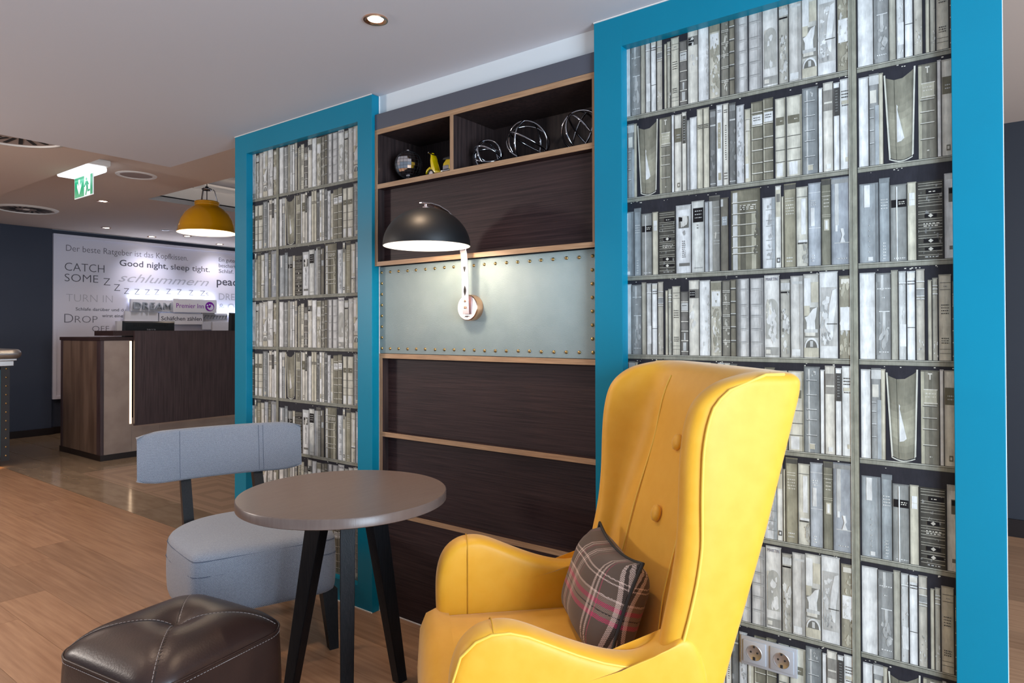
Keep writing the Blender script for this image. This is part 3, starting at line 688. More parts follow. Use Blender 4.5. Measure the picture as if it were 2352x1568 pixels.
frame(-1.1667, -.0104, -1.0584, -.1166, .1029, 2.2515, 'large teal-blue frame round book wallpaper behind the yellow armchair', -.352, [2.017, 1.735, 1.465, 1.196, .920, .647, .379, .112])

# ------------------------------------------------------------------ shelving unit
UX0, UX1 = -2.3235, -1.1675
u = thing('shelf_cabinet', 'dark wood wall cabinet with oak edges and two open niches', 'cabinet', (-1.745, 2.0626, 1.573))
Y1, Y2, YB = 2.0626, 2.0888, 2.342
e = .001
obj('fascia_board', bx(UX0, UX1, Y1, 2.30, 2.1965, 2.2667, bev=e), 'grey_board', u, world=True, label='grey fascia board')
zT, zS0, zS1, zB = 2.1955, 1.925, 1.946, 1.5735
dk = B()
box(dk, UX0 + .002, UX0 + .016, Y1 + .003, YB, zB, zT); box(dk, UX1 - .016, UX1 - .002, Y1 + .003, YB, zB, zT)
box(dk, UX0, UX1, Y1 + .003, YB, zT - .018, zT - .001)
obj('carcass', dk, 'wenge_inside', u, world=True)
obj('shelf', bx(UX0 + .016, UX1 - .016, Y1 + .003, YB, zS0 + .001, zS1 - .001), 'wenge', u, world=True)
obj('divider', bx(-1.862, -1.845, Y1 + .003, YB, zS1, zT - .019), 'wenge_inside', u, world=True)
obj('back_panel', bx(UX0, UX1, YB - .006, YB, zS0, zT), 'wenge_inside', u, world=True)
obj('recessed_panel', bx(UX0 + .012, UX1 - .012, 2.106, 2.12, zB + .018, zS0), 'wenge', u, world=True)
obj('bottom_board', bx(UX0 + .003, UX1 - .003, Y1 + .004, 2.12, zB + .001, zB + .017), 'wenge', u, world=True)
for nm, a in (('edge_strip', (UX0, UX1, zT - .022, zT)), ('edge_strip', (UX0, UX1, zS0, zS1)), ('edge_strip', (UX0, UX1, zB, zB + .0195))):
    obj(nm, bx(a[0], a[1], Y1, Y1 + .003, a[2], a[3]), 'oak_edge', u, world=True)
for a in ((UX0, UX0 + .017, zB + .0195, zS0), (UX0, UX0 + .017, zS1, zT - .022), (UX1 - .017, UX1, zB + .0195, zS0), (UX1 - .017, UX1, zS1, zT - .022), (-1.8625, -1.8445, zS1, zT - .022)):
    obj('edge_strip', bx(a[0], a[1], Y1, Y1 + .003, a[2], a[3]), 'oak_edge_vertical', u, world=True)

l = thing('panelled_cabinet', 'low dark wood panelling with oak edges under the leather panel', 'cabinet', (-1.745, 2.0888, 0))
zt = 1.1745
obj('side_panel', bx(UX0 + .001, UX0 + .018, Y2 + .003, 2.14, 0, zt - .001), 'wenge_inside', l, world=True)
obj('side_panel', bx(UX1 - .018, UX1 - .001, Y2 + .003, 2.14, 0, zt - .001), 'wenge_inside', l, world=True)
zs = [1.1535, .817, .463, .055]
for zc in (zt, .8175, .4630):
    obj('shelf_edge', bx(UX0 + .001, UX1 - .001, Y2, Y2 + .003, zc - .0205, zc), 'oak_edge', l, world=True)
    obj('shelf_board', bx(UX0 + .018, UX1 - .018, Y2 + .003, 2.14, zc - .0200, zc - .0005), 'wenge', l, world=True)
for (a, b) in ((.8175, zt - .0205), (.4630, .797), (.0, .4425)):
    for xx in ((UX0 + .001, UX0 + .018), (UX1 - .018, UX1 - .001)):
        obj('edge_strip', bx(xx[0], xx[1], Y2, Y2 + .003, a, b), 'oak_edge_vertical', l, world=True)
    obj('recessed_panel', bx(UX0 + .018, UX1 - .018, 2.127 if a > .1 else 2.092, 2.14, a, b), 'wenge', l, world=True)
obj('plinth_strip', bx(UX0, UX1, Y2 - .004, Y2, 0, .004), 'white_enamel', l, world=True)

p = thing('leather_panel', 'sage green leather wall panel bordered by brass studs', 'wall panel', (-1.745, 2.0888, 1.175))
obj('padding', bx(UX0 + .001, UX1 - .001, Y2 + .001, 2.15, zt + .001, zB - .001, bev=.004), 'sage_leather', p, world=True, smooth=40)
st = lathe(B(), [(.0068, 0), (.0066, .0015), (.0050, .0038), (.0026, .0050), (0, .0054)], seg=10, M=Matrix.Rotation(PI / 2, 4, 'X'))
first = None
def stud(x, z):
    global first
    if first is None:
        first = obj('stud', st, 'brass', p, smooth=180); o = first
    else:
        o = first.copy(); COL.objects.link(o)
    o.location = Vector((x, Y2 + .001, z)) - Vector(p.location)
nh = 21
for i in range(nh):
    x = -2.307 + (1.106) * i / (nh - 1)
    stud(x + random.uniform(-.002, .002), 1.1985 + random.uniform(-.001, .001)); stud(x + random.uniform(-.002, .002), 1.5455 + random.uniform(-.001, .001))
for i in range(1, 7):
    z = 1.1985 + (1.5455 - 1.1985) * i / 7
    stud(-2.307, z); stud(-1.201, z)

# ------------------------------------------------------------------ wall lamp
LX, LY, LZ = -1.79, 1.85, 1.603
WX = -1.758
w = thing('wall_lamp', 'black dome wall lamp on a curved polished metal arm', 'lamp', (WX, 2.089, 1.372))
plM = Matrix.Rotation(PI / 2, 4, 'X')
obj('wall_plate', lathe(B(), [(0, 0), (.052, 0), (.053, .003), (.053, .036), (.051, .039)], (WX, 2.0888, 1.372), 40, plM), 'copper_side', w, world=True, smooth=40)
obj('plate_face', lathe(B(), [(.0505, .038), (.049, .0405), (0, .0405)], (WX, 2.0888, 1.372), 40, plM), 'polished_copper', w, world=True, smooth=40)
# flat arm bent up and over the dome
cent = [(2.044, 1.345), (2.040, 1.40), (2.040, 1.47), (2.038, 1.53), (2.034, 1.585), (2.022, 1.635), (2.003, 1.683), (1.976, 1.722), (1.94, 1.750), (1.90, 1.766), (1.865, 1.772), (1.815, 1.767)]
am = B()
def ribbon(bm, path, hw, th):
    rings = []
    for i, (y, z) in enumerate(path):
        a = path[max(i - 1, 0)]; b = path[min(i + 1, len(path) - 1)]
        t = Vector((0, b[0] - a[0], b[1] - a[1])).normalized(); n = Vector((0, -t.z, t.y))
        c = Vector((WX + (LX - WX) * min(1, max(0, (2.04 - y) / .18)), y, z)); X = Vector((1, 0, 0)); h = hw[i] if isinstance(hw, list) else hw
        rings.append([c - X * h, c - X * h + n * th, c + X * h + n * th, c + X * h])
    loft(bm, rings)
ribbon(am, cent, [.0165] * 9 + [.014, .010, .006], .005)
obj('arm', am, 'polished_copper', w, world=True, smooth=35, mods=(('BEVEL', dict(width=.001, segments=2)),))
for z in (1.44, 1.535):
    b = B(); prism(b, [(WX, z - .021), (WX + .0062, z - .006), (WX + .0062, z + .006), (WX, z + .021), (WX - .0062, z + .006), (WX - .0062, z - .006)], 1, 2.0338 if z < 1.5 else 2.0325, 2.0362)
    obj('arm_slot', b, 'slot_dark', w, world=True)
for z in (1.372, 1.398):
    obj('screw', lathe(B(), [(.0052, 0), (.0048, .002), (.002, .0028), (0, .0028)], (WX, 2.0352, z), 14, plM), 'copper_side', w, world=True, smooth=60)
text('maker_mark', 'jago', 'slot_dark', w, (WX - .014, 2.0476, 1.334), None, .008, 'XZ', shear=.3, width=.028, depth=.0005)
Rr = .167; dome = B(); prof = []
nn = 20
for i in range(nn + 1):
    a = PI / 2 * i / nn; prof.append((Rr * math.cos(a), .146 * math.sin(a)))
inner = [(r * .985, z - .002) for r, z in prof[::-1]]
obj('shade', lathe(B(), prof, (LX, LY, LZ), 64), 'black_enamel', w, world=True, smooth=180)
obj('shade_lining', lathe(B(), [(Rr, 0), (Rr * .985, -.001)] + [(r * .983, max(z - .003, 0)) for r, z in prof[1:]], (LX, LY, LZ), 64), 'white_enamel', w, world=True, smooth=180, label='white inside of the shade')
obj('finial', lathe(B(), [(.014, 0), (.013, .005), (.006, .008), (.006, .015), (0, .016)], (LX, LY - .005, LZ + .145), 20), 'polished_copper', w, world=True, smooth=50)
obj('lamp_holder', lathe(B(), [(0, .145), (.024, .145), (.024, .085), (.018, .08), (0, .08)], (LX, LY, LZ), 20), 'white_enamel', w, world=True, smooth=50)
obj('light_bulb', lathe(B(), [(0, .028), (.012, .030), (.024, .042), (.028, .056), (.022, .072), (.014, .084), (0, .084)], (LX, LY, LZ), 20), 'bulb', w, world=True, smooth=180)
light('wall_lamp_glow', 'POINT', (LX, LY, LZ + .012), energy=4.2, color=(1., .84, .66), size=.03)

# ------------------------------------------------------------------ objects in the niches
d = thing('mirror_ball', 'small silver mirrored ball on a foot in the left niche', 'ornament', (-2.205, 2.16, zS1))
mb = lathe(B(), [(.063 * math.cos(a), .063 * math.sin(a)) for a in [(-PI / 2 + PI * i / 14) for i in range(15)]], (0, 0, .093), 22)
mbo = obj('ball', mb, 'chrome', d, mods=())
obj('ball_joint', lathe(B(), [(.0, .150), (.010, .152), (.010, .160), (.0, .161)], (0, 0, 0), 14), 'chrome', d, smooth=50)
gr = B()
for i in range(1, 14):
    a = -PI / 2 + PI * i / 14; rr = .0633 * math.cos(a); tube(gr, [(rr * math.cos(t), rr * math.sin(t), .093 + .0633 * math.sin(a)) for t in [2 * PI * k / 22 for k in range(22)]], .0005, 4, closed=True)
for k in range(11):
    t = 2 * PI * k / 22; tube(gr, [(.0633 * math.cos(q) * math.cos(t), .0633 * math.cos(q) * math.sin(t), .093 + .0633 * math.sin(q)) for q in [2 * PI * i / 28 for i in range(28)]], .0005, 4, closed=True)
obj('tile_grid', gr, 'slot_dark', d)
obj('foot', lathe(B(), [(0, 0), (.026, 0), (.027, .004), (.012, .012), (.009, .022), (.014, .032), (0, .033)], (0, 0, 0), 24), 'chrome', d, smooth=50)

s = thing('toy_scooter', 'yellow toy motor scooter beside the mirrored ball', 'toy', (-1.965, 2.125, zS1), 0)
def wheel(x, z=.021, r=.021):
    m = B(); tube(m, [(x + (r - .006) * math.cos(t), 0, z + (r - .006) * math.sin(t)) for t in [2 * PI * k / 20 for k in range(20)]], .006, 8, closed=True)
    wv = obj('wheel', m, 'rubber', s, smooth=180)
    obj('hub', lathe(B(), [(0, -.004), (r - .010, -.004), (r - .009, 0), (r - .010, .004), (0, .004)], (x, 0, z), 16, plM), 'chrome', wv)
wheel(-.062); wheel(.050)
obj('front_fender', prism(B(), [(-.091, .022), (-.084, .040), (-.066, .050), (-.044, .044), (-.036, .030), (-.046, .038), (-.066, .042), (-.082, .030)], 1, -.010, .010, bev=.003), 'scooter_yellow', s, smooth=50)
obj('leg_shield', prism(B(), [(-.052, .042), (-.046, .042), (-.030, .016), (.018, .014), (.018, .020), (-.026, .024), (-.040, .062), (-.040, .082), (-.047, .098), (-.053, .098), (-.050, .075)], 1, -.017, .017, bev=.003), 'scooter_yellow', s, smooth=50)
obj('body_shell', prism(B(), [(.018, .018), (.022, .050), (.040, .066), (.082, .062), (.098, .042), (.090, .024), (.070, .018)], 1, -.020, .020, bev=.008, seg=3), 'scooter_yellow', s, smooth=60)
obj('seat', prism(B(), [(.012, .068), (.020, .076), (.050, .078), (.080, .072), (.086, .064), (.040, .064)], 1, -.012, .012, bev=.003), 'rubber', s, smooth=50)
obj('handlebar', tube(B(), [(-.052, -.030, .106), (-.050, -.014, .102), (-.050, .014, .102), (-.052, .030, .106)], .0028, 8), 'chrome', s)
obj('headlamp', lathe(B(), [(0, 0), (.008, .001), (.009, .006), (.006, .012), (0, .013)], (-.050, 0, .102), 14, Matrix.Rotation(-PI / 2, 4, 'Y')), 'scooter_yellow', s, smooth=60)
obj('engine', bx(.022, .058, -.022, -.010, .020, .040, bev=.004), 'dark_chrome', s)
obj('exhaust_pipe', tube(B(), [(.02, -.024, .016), (.05, -.025, .014), (.095, -.022, .018)], .004, 8), 'chrome', s, smooth=60)

def wire_ball(x, y, r, rot, lab):
    t = thing('wire_sphere', lab, 'ornament', (x, y, zS1), 0, 'wire spheres in the right niche')
    for k, (ax, ang) in enumerate((('X', 8), ('X', 70), ('Y', 58), ('X', 128))):
        M = Euler(rot).to_matrix().to_4x4() @ Matrix.Rotation(R(ang), 4, ax)
        rr = r - .0045; pts = []
        for q in range(40):
            a = 2 * PI * q / 40; v = M @ Vector((rr * math.cos(a), rr * math.sin(a), 0)); pts.append((v.x, v.y, v.z + r))
        obj('ring', tube(B(), pts, .0042, 8, closed=True), 'dark_chrome', t, smooth=180)
wire_ball(-1.745, 2.17, .066, (.5, .3, .2), 'smallest silver wire sphere, next to the niche divider')
wire_ball(-1.550, 2.185, .090, (.9, .5, .4), 'large silver wire sphere in the middle of the right niche')
wire_ball(-1.293, 2.185, .086, (.2, .8, 1.1), 'silver wire sphere at the right end of the niche')

# ------------------------------------------------------------------ power socket
k = thing('power_socket', 'grey double power socket on the wallpaper behind the armchair', 'socket', (-.592, PY, .295))
obj('cover_plate', bx(-.674, -.509, PY - .009, PY - .002, .252, .340, bev=.003), 'socket_grey', k, world=True, smooth=40)
for cx in (-.632, -.552):
    ins = obj('socket_insert', bx(cx - .034, cx + .034, PY - .0135, PY - .008, .262, .330, bev=.0025), 'socket_grey', k, world=True, smooth=40)
    obj('socket_well', lathe(B(), [(.0235, .0005), (.0225, .0015), (.021, .0006), (0, .0004)], (cx, PY - .0135, .296), 28, plM), 'pewter', ins, world=True, smooth=40)
    for q in (-.0095, .0095): obj('pin_hole', lathe(B(), [(.003, .0012), (0, .0016)], (cx + q, PY - .0138, .298), 10, plM), 'socket_dark', ins, world=True)
    obj('earth_clip', bx(cx - .0035, cx + .0035, PY - .0165, PY - .0136, .275, .284), 'socket_dark', ins, world=True)
    obj('earth_clip', bx(cx - .0025, cx + .0025, PY - .0165, PY - .0136, .312, .318), 'socket_dark', ins, world=True)

# ------------------------------------------------------------------ downlights
def downlight(x, y, z, r, lab, on=True, energy=0, name='downlight'):
    t = thing(name, lab, 'light', (x, y, z), 0, 'recessed ceiling downlights')
    obj('rim', lathe(B(), [(r * .64, -.001), (r * .72, -.004), (r, -.005), (r * 1.02, -.001), (r, .0)], (0, 0, 0), 36), 'copper_side' if on else 'pewter', t, smooth=60)
    obj('bulb_face', lathe(B(), [(0, -.0015), (r * .62, -.001), (r * .64, .0)], (0, 0, 0), 28), 'bulb' if on else 'grille', t)
    if energy: light('downlight_beam', 'SPOT', (x, y, z - .012), rot=(0, 0, 0), energy=energy, color=WARM, size=.03, spot=100, blend=.8)
downlight(-1.757, 1.564, CEIL, .042, 'brass-rimmed downlight in the low ceiling above the round table', energy=26)
for x, y, lab in ((-7.141, 2.838, 'small lit downlight between the exit sign and the lettered wall'), (-8.946, 3.59, 'small lit downlight just above the left part of the lettered panel'), (-9.30, 4.30, 'small lit downlight close to the wall, left of the pendant lamp'), (-8.873, 4.566, 'small lit downlight directly below the yellow pendant in the photo'), (-9.32, 5.28, 'small lit downlight by the teal frame, furthest right along the lettered wall')):
    downlight(x, y, HALL, .055, lab, energy=9)
downlight(-8.553, 4.122, HALL, .05, 'unlit grey downlight left of the yellow pendant', on=False)

# ceiling loudspeaker, air diffusers, exit light
t = thing('ceiling_speaker', 'round white ceiling loudspeaker right of the exit sign', 'loudspeaker', (-5.731, 2.526, HALL))
obj('rim', lathe(B(), [(.118, -.002), (.122, -.008), (.148, -.007), (.152, 0)], (0, 0, 0), 48), 'white_enamel', t, smooth=60)
obj('grille', lathe(B(), [(0, -.004), (.118, -.002)], (0, 0, 0), 40), 'grille', t)
def diffuser(x, y, z, r, lab):
    t = thing('air_diffuser', lab, 'vent', (x, y, z), 0, 'round air diffusers in the hall ceiling')
    obj('rim', lathe(B(), [(r * .93, -.004), (r * .95, -.016), (r * 1.04, -.012), (r * 1.1, 0)], (0, 0, 0), 56), 'white_enamel', t, smooth=60)
    obj('face_plate', lathe(B(), [(0, -.006), (r * .94, -.006)], (0, 0, 0), 56), 'grille', t)
    n = 20
    for i in range(n):
        a = 2 * PI * i / n; b = B()
        M = Matrix.Rotation(a, 4, 'Z') @ Matrix.Translation((r * .60, 0, -.0065)) @ Matrix.Rotation(.35, 4, 'Z')
        box(b, -r * .26, r * .26, -.011, .011, -.0015, .0005); b.transform(M)
        obj('slot', b, 'slot_dark', t)
    obj('centre_cap', lathe(B(), [(0, -.012), (r * .10, -.011), (r * .12, -.006)], (0, 0, 0), 24), 'white_enamel', t, smooth=60)
diffuser(-4.78, 1.38, 2.47, .30, 'round swirl air vent cut off by the low ceiling edge, upper of two')
diffuser(-8.22, 2.53, HALL, .26, 'round swirl air vent above the navy wall, lower of two')

t = thing('exit_sign', 'green emergency exit sign hanging from a lit ceiling fitting', 'sign', (-5.62, 2.10, HALL))
obj('ceiling_housing', bx(-5.86, -5.40, 2.02, 2.20, HALL - .045, HALL, bev=.008), 'white_enamel', t, world=True, smooth=50)
obj('lens', bx(-5.89, -5.44, 2.01, 2.19, HALL - .085, HALL - .046, bev=.012, seg=3), 'lamp_lens', t, world=True, smooth=50, label='glowing clear lens')
pl = obj('sign_plate', bx(-5.792, -5.457, 2.098, 2.104, 2.300, 2.462), 'sign_lit_white', t, world=True)
sg = B(); ys = 2.0975
def spoly(bm, pts, y): 
    f = bm.faces.new([bm.verts.new((x, y, z)) for x, z in pts]); return f
sgn = B(); box(sgn, -5.786, -5.615, ys - .0008, ys, 2.306, 2.458); box(sgn, -5.500, -5.463, ys - .0008, ys, 2.306, 2.458)
obj('green_field', sgn, 'sign_green', t, world=True)
ar = B(); prism(ar, [(-5.712, 2.440), (-5.688, 2.440), (-5.688, 2.385), (-5.662, 2.415), (-5.662, 2.385), (-5.700, 2.325), (-5.738, 2.385), (-5.738, 2.415), (-5.712, 2.385)], 1, ys - .0018, ys - .0006)
obj('arrow', ar, 'sign_lit_white', t, world=True)
mn = B()
lathe(mn, [(.011, 0), (.011, .001), (0, .001)], (-5.572, ys, 2.430), 14, plM)
for pts in ([(-5.585, 2.415), (-5.550, 2.415), (-5.545, 2.365), (-5.568, 2.362)], [(-5.585, 2.415), (-5.590, 2.405), (-5.612, 2.378), (-5.604, 2.372), (-5.578, 2.395)], [(-5.550, 2.415), (-5.528, 2.388), (-5.534, 2.382), (-5.556, 2.398)], [(-5.568, 2.365), (-5.552, 2.365), (-5.575, 2.310), (-5.590, 2.310)], [(-5.552, 2.372), (-5.545, 2.362), (-5.538, 2.345), (-5.508, 2.348), (-5.510, 2.336), (-5.550, 2.333)]):
    prism(mn, pts, 1, ys - .0012, ys)
obj('running_figure', mn, 'sign_green', t, world=True, label='green running man')
light('exit_light_glow', 'AREA', (-5.66, 2.05, 2.44), rot=(0, 0, 0), energy=.5, color=(.75, .85, 1), size=.3)

# pendant lamp
PX, PYY, PZ = -5.794, 3.16, 2.163
t = thing('pendant_lamp', 'glossy yellow metal dome pendant lamp over the hall', 'lamp', (PX, PYY, PZ))
pr = [(.247, .0), (.249, .006), (.243, .010), (.236, .055), (.218, .115), (.188, .170), (.148, .212), (.108, .238), (.100, .246), (.104, .252), (.104, .260), (.099, .264), (.104, .268), (.104, .278), (.098, .283), (0, .283)]
obj('shade', lathe(B(), pr, (0, 0, 0), 64), 'yellow_enamel', t, smooth=60)
obj('shade_lining', lathe(B(), [(.247, .0), (.243, .002), (.230, .055), (.212, .112), (.182, .165), (.142, .205), (.1, .232), (0, .24)], (0, 0, 0), 64), 'white_enamel', t, smooth=180, label='white inside of the shade')
obj('hanger_ring', lathe(B(), [(.038, .385), (.044, .392), (.044, .398), (.038, .402), (.030, .398), (.030, .388), (.038, .385)], (0, 0, 0), 28), 'dark_chrome', t, smooth=60)
for i in range(3):
    a = R(60 + 120 * i); obj('hanger_rod', tube(B(), [(.05 * math.cos(a), .05 * math.sin(a), .395), (.062 * math.cos(a), .062 * math.sin(a), .385), (.088 * math.cos(a), .088 * math.sin(a), .28)], .004, 8), 'dark_chrome', t)
obj('cord', tube(B(), [(0, 0, .30), (0, 0, .786)], .004, 8), 'black_plastic', t)
obj('cord_grip', lathe(B(), [(0, .395), (.014, .398), (.014, .418), (0, .425)], (0, 0, 0), 16), 'black_plastic', t)
obj('light_bulb', lathe(B(), [(0, .06), (.03, .075), (.035, .10), (.02, .14), (.012, .20), (0, .20)], (0, 0, 0), 20), 'bulb', t, smooth=180)
light('pendant_glow', 'POINT', (PX, PYY, PZ + .03), energy=10, color=(1, .82, .6), size=.04)

# ------------------------------------------------------------------ lettered wall panel and display boards
LPX = FX + .012
t = thing('lettered_panel', 'large white wall panel printed with grey sleep phrases', 'wall panel', (LPX, 4.7, .43))
obj('panel', bx(FX - .046, LPX, 3.226, 6.28, .436, 2.505), 'sign_white', t, world=True)
fr = B(); 
for a in ((3.226, 3.262, .436, 2.505), (6.24, 6.28, .436, 2.505)): box(fr, LPX, LPX + .014, *a)
for a in ((3.262, 6.24, .436, .470), (3.262, 6.24, 2.468, 2.505)): box(fr, LPX, LPX + .014, *a)
obj('border', fr, 'sign_white', t, world=True)
TX = LPX + .0005
def T(s, mt, y, z, h, wd, **k): return text('lettering', s, mt, t, (TX, y, z), None, h, 'YZ', width=wd, **k)
T('Der beste Ratgeber ist das Kopfkissen.', 'text_mid', 3.368, 2.300, .080, 1.56, bold=-.008)
T('Good night,', 'text_dark', 4.000, 2.160, .082, .640, bold=.012)
T('sleep tight.', 'text_dark', 4.680, 2.158, .080, .575)
T('CATCH', 'text_dark', 3.354, 2.050, .105, .460, bold=-.014)
T('SOME', 'text_dark', 3.354, 1.914, .100, .386, bold=-.014)
T('schlummern', 'text_light', 3.985, 1.948, .115, 1.26, shear=.45)
for (y, z, h) in ((3.803, 1.887, .098), (3.931, 1.820, .092), (4.056, 1.783, .080), (4.190, 1.781, .080), (4.327, 1.780, .080), (4.455, 1.786, .080), (4.617, 1.803, .080), (4.770, 1.802, .080), (4.941, 1.800, .078)):
    T('Z', 'text_dark' if y < 4.2 else 'text_mid', y, z, h, h * .85, bold=-.014)
T('Zs', 'text_mid', 5.110, 1.800, .078, .125, bold=-.012)
T('TURN IN', 'text_light', 3.370, 1.660, .100, .545, bold=-.022)
T('Schlafe darüber und du', 'text_dark', 3.478, 1.548, .040, .601)
T('wirst eine Lösung finden.', 'text_dark', 3.788, 1.467, .042, .644)
T('D', 'text_mid', 3.351, 1.390, .118, .100, bold=-.016); T('ROP', 'text_mid', 3.470, 1.392, .090, .262, bold=-.016)
T('OFF', 'text_mid', 3.670, 1.278, .075, .203, bold=-.016)
T('Ein guter Tag', 'text_dark', 5.399, 2.330, .058, .42); T('beschert guten', 'text_dark', 5.399, 2.244, .058, .47); T('Schlaf.', 'text_dark', 5.399, 2.160, .056, .235)
T('peace', 'text_dark', 5.365, 1.975, .115, .42, bold=.012)
T('DREAM', 'text_light', 5.400, 1.752, .10, .46, bold=.004); T('& ON', 'text_light', 5.400, 1.602, .095, .37, bold=.004)

def board(name, lab, y0, y1, z0, z1, x0, x1, m='board_white', grp='white display boards on the lettered wall'):
    b = thing(name, lab, 'sign', (x0, (y0 + y1) / 2, z0), 0, grp)
    obj('board', bx(x0, x1, y0, y1, z0, z1, bev=.002), m, b, world=True)
    return b
XB = LPX + .022
b1 = board('display_board', 'white display board with raised grey letters DREAM', 4.115, 4.660, 1.553, 1.717, XB, -9.48)
text('raised_letters', 'DREAM', 'letter_grey', b1, (-9.48, 4.140, 1.582), None, .095, 'YZ', width=.50, depth=.03)
b2 = board('hotel_sign', 'white hotel name sign with purple lettering and moon emblem', 4.668, 5.312, 1.546, 1.740, XB, -9.455)
text('lettering', 'Premier Inn', 'purple', b2, (-9.455, 4.711, 1.612), None, .066, 'YZ', width=.401)
RM = Matrix.Rotation(PI / 2, 4, 'Y')
obj('moon_emblem', lathe(B(), [(.068, .0), (.068, .002), (0, .002)], (-9.4552, 5.203, 1.641), 40, RM), 'purple', b2, world=True, label='purple ring emblem')
obj('moon_face', lathe(B(), [(.045, .0), (.045, .001), (0, .001)], (-9.4530, 5.213, 1.630), 36, RM), 'sign_white', b2, world=True)
mm = B(); lathe(mm, [(.036, 0), (.036, .001), (0, .001)], (-9.4518, 5.185, 1.655), 28, RM); obj('moon_cap', mm, 'purple', b2, world=True)
for yy, zz, rr in ((5.165, 1.655, .013), (5.200, 1.668, .010), (5.172, 1.622, .012)):
    obj('star', lathe(B(), [(rr, 0), (rr, .001), (0, .001)], (-9.4505, yy, zz), 16, RM), 'sign_white', b2, world=True)
b3 = board('display_board', 'plain pale display board under the raised DREAM letters', 4.045, 4.476, 1.418, 1.550, XB, -9.49)
board('display_board', 'pale display board partly hidden behind the monitor', 3.936, 4.480, 1.25, 1.416, XB, -9.47)
b4 = board('display_board', 'white display board reading Schäfchen zählen', 4.488, 5.106, 1.375, 1.535, XB, -9.465)
text('lettering', 'Schäfchen zählen', 'text_dark', b4, (-9.465, 4.506, 1.432), None, .056, 'YZ', width=.580, bold=.012)
b5 = board('display_board', 'pale display board with a row of raised letters Z', 5.112, 5.506, 1.30, 1.545, XB, -9.50)
text('raised_letters', 'ZZZZZZZZ', 'letter_grey', b5, (-9.50, 5.130, 1.455), None, .065, 'YZ', width=.37, depth=.015, bold=-.01)
board('display_board', 'small pale display board lowest, next to the second monitor', 5.252, 5.506, 1.15, 1.42, -9.4985, -9.465)
lt = thing('panel_light', 'cool light strip glowing behind the top of the display boards', 'light strip', (-9.545, 4.7, 1.74))
for y0, y1, z in ((4.13, 4.655, 1.706), (4.68, 5.30, 1.729), (5.33, 5.9, 1.545)):
    obj('led_strip', bx(-9.551, -9.537, y0, y1, z - .004, z), 'cool_led', lt, world=True)
    light('panel_strip_light', 'AREA', (-9.535, (y0 + y1) / 2, z + .016), rot=(PI, R(0), 0), energy=2.2, color=(.72, .82, 1.), size=.02, size_y=y1 - y0)
for y in (4.35, 5.35): light('wall_washer', 'SPOT', (-9.0, y, 2.54), aim=(-9.56, y, 1.9), energy=20, color=(.85, .86, 1), size=.03, spot=80, blend=.9)
light('hall_fill', 'AREA', (-7.2, 1.2, 2.42), rot=(0, 0, 0), energy=34, color=(1, .82, .70), size=2.2, size_y=1.4)

# ------------------------------------------------------------------ reception desk
DX, DY = -7.172, 2.830
t = thing('desk_cabinet', 'tall square end cabinet of the reception desk, metallic panels, dark edges', 'cabinet', (-7.67, 3.1, 0))
obj('plinth', bx(-8.19, DX, DY, 3.36, 0, .058), 'dark_skirting', t, world=True)
obj('body', bx(-8.16, DX - .012, DY + .012, 3.36, .058, 1.185), 'dark_skirting', t, world=True)
obj('front_panel', bx(DX - .014, DX - .002, 2.862, 3.12, .058, 1.19), 'beige_panel', t, world=True, label='beige stone-look panel')
obj('front_panel', bx(DX - .014, DX - .002, 3.1215, 3.40, .058, .40), 'beige_panel', t, world=True)
obj('side_panel', bx(-7.665, -7.262, DY + .002, DY + .013, .058, 1.19), 'brown_panel', t, world=True, label='brushed bronze panel')
obj('side_panel', bx(-8.105, -7.668, DY + .002, DY + .013, .058, 1.19), 'brown_panel', t, world=True, label='brushed bronze panel')
obj('corner_post', bx(-7.258, DX, DY, 2.860, .058, 1.19), 'wenge_vertical', t, world=True)
obj('corner_post', bx(-8.16, -8.107, DY, 2.860, .058, 1.19), 'wenge_vertical', t, world=True)
obj('top', bx(-8.18, DX + .005, DY - .006, 3.30, 1.187, 1.222, bev=.003), 'wenge', t, world=True)
obj('light_gap', bx(DX - .006, DX - .001, 3.10, 3.122, .34, 1.18), 'edge_led', t, world=True, label='warm glowing edge')
t = thing('reception_desk', 'reception desk with a dark wood front lit along its edge', 'desk', (-7.3, 4.0, 0))
obj('front', bx(DX + .012, DX + .045, 3.131, 4.95, .322, 1.285), 'wenge_vertical', t, world=True)
obj('counter', bx(-7.60, DX + .0115, 2.94, 4.95, 1.235, 1.286), 'wenge', t, world=True)
obj('inner_body', bx(-7.75, -7.20, 3.41, 4.95, .06, 1.234), 'dark_skirting', t, world=True)
obj('plinth', bx(-7.75, DX, 3.401, 4.95, 0, .058), 'dark_skirting', t, world=True)
obj('lower_panel', bx(DX - .014, DX - .002, 3.401, 4.95, .058, .40), 'beige_panel', t, world=True)
obj('edge_light', bx(DX + .0, DX + .010, 3.15, 4.9, .330, .338), 'edge_led', t, world=True)
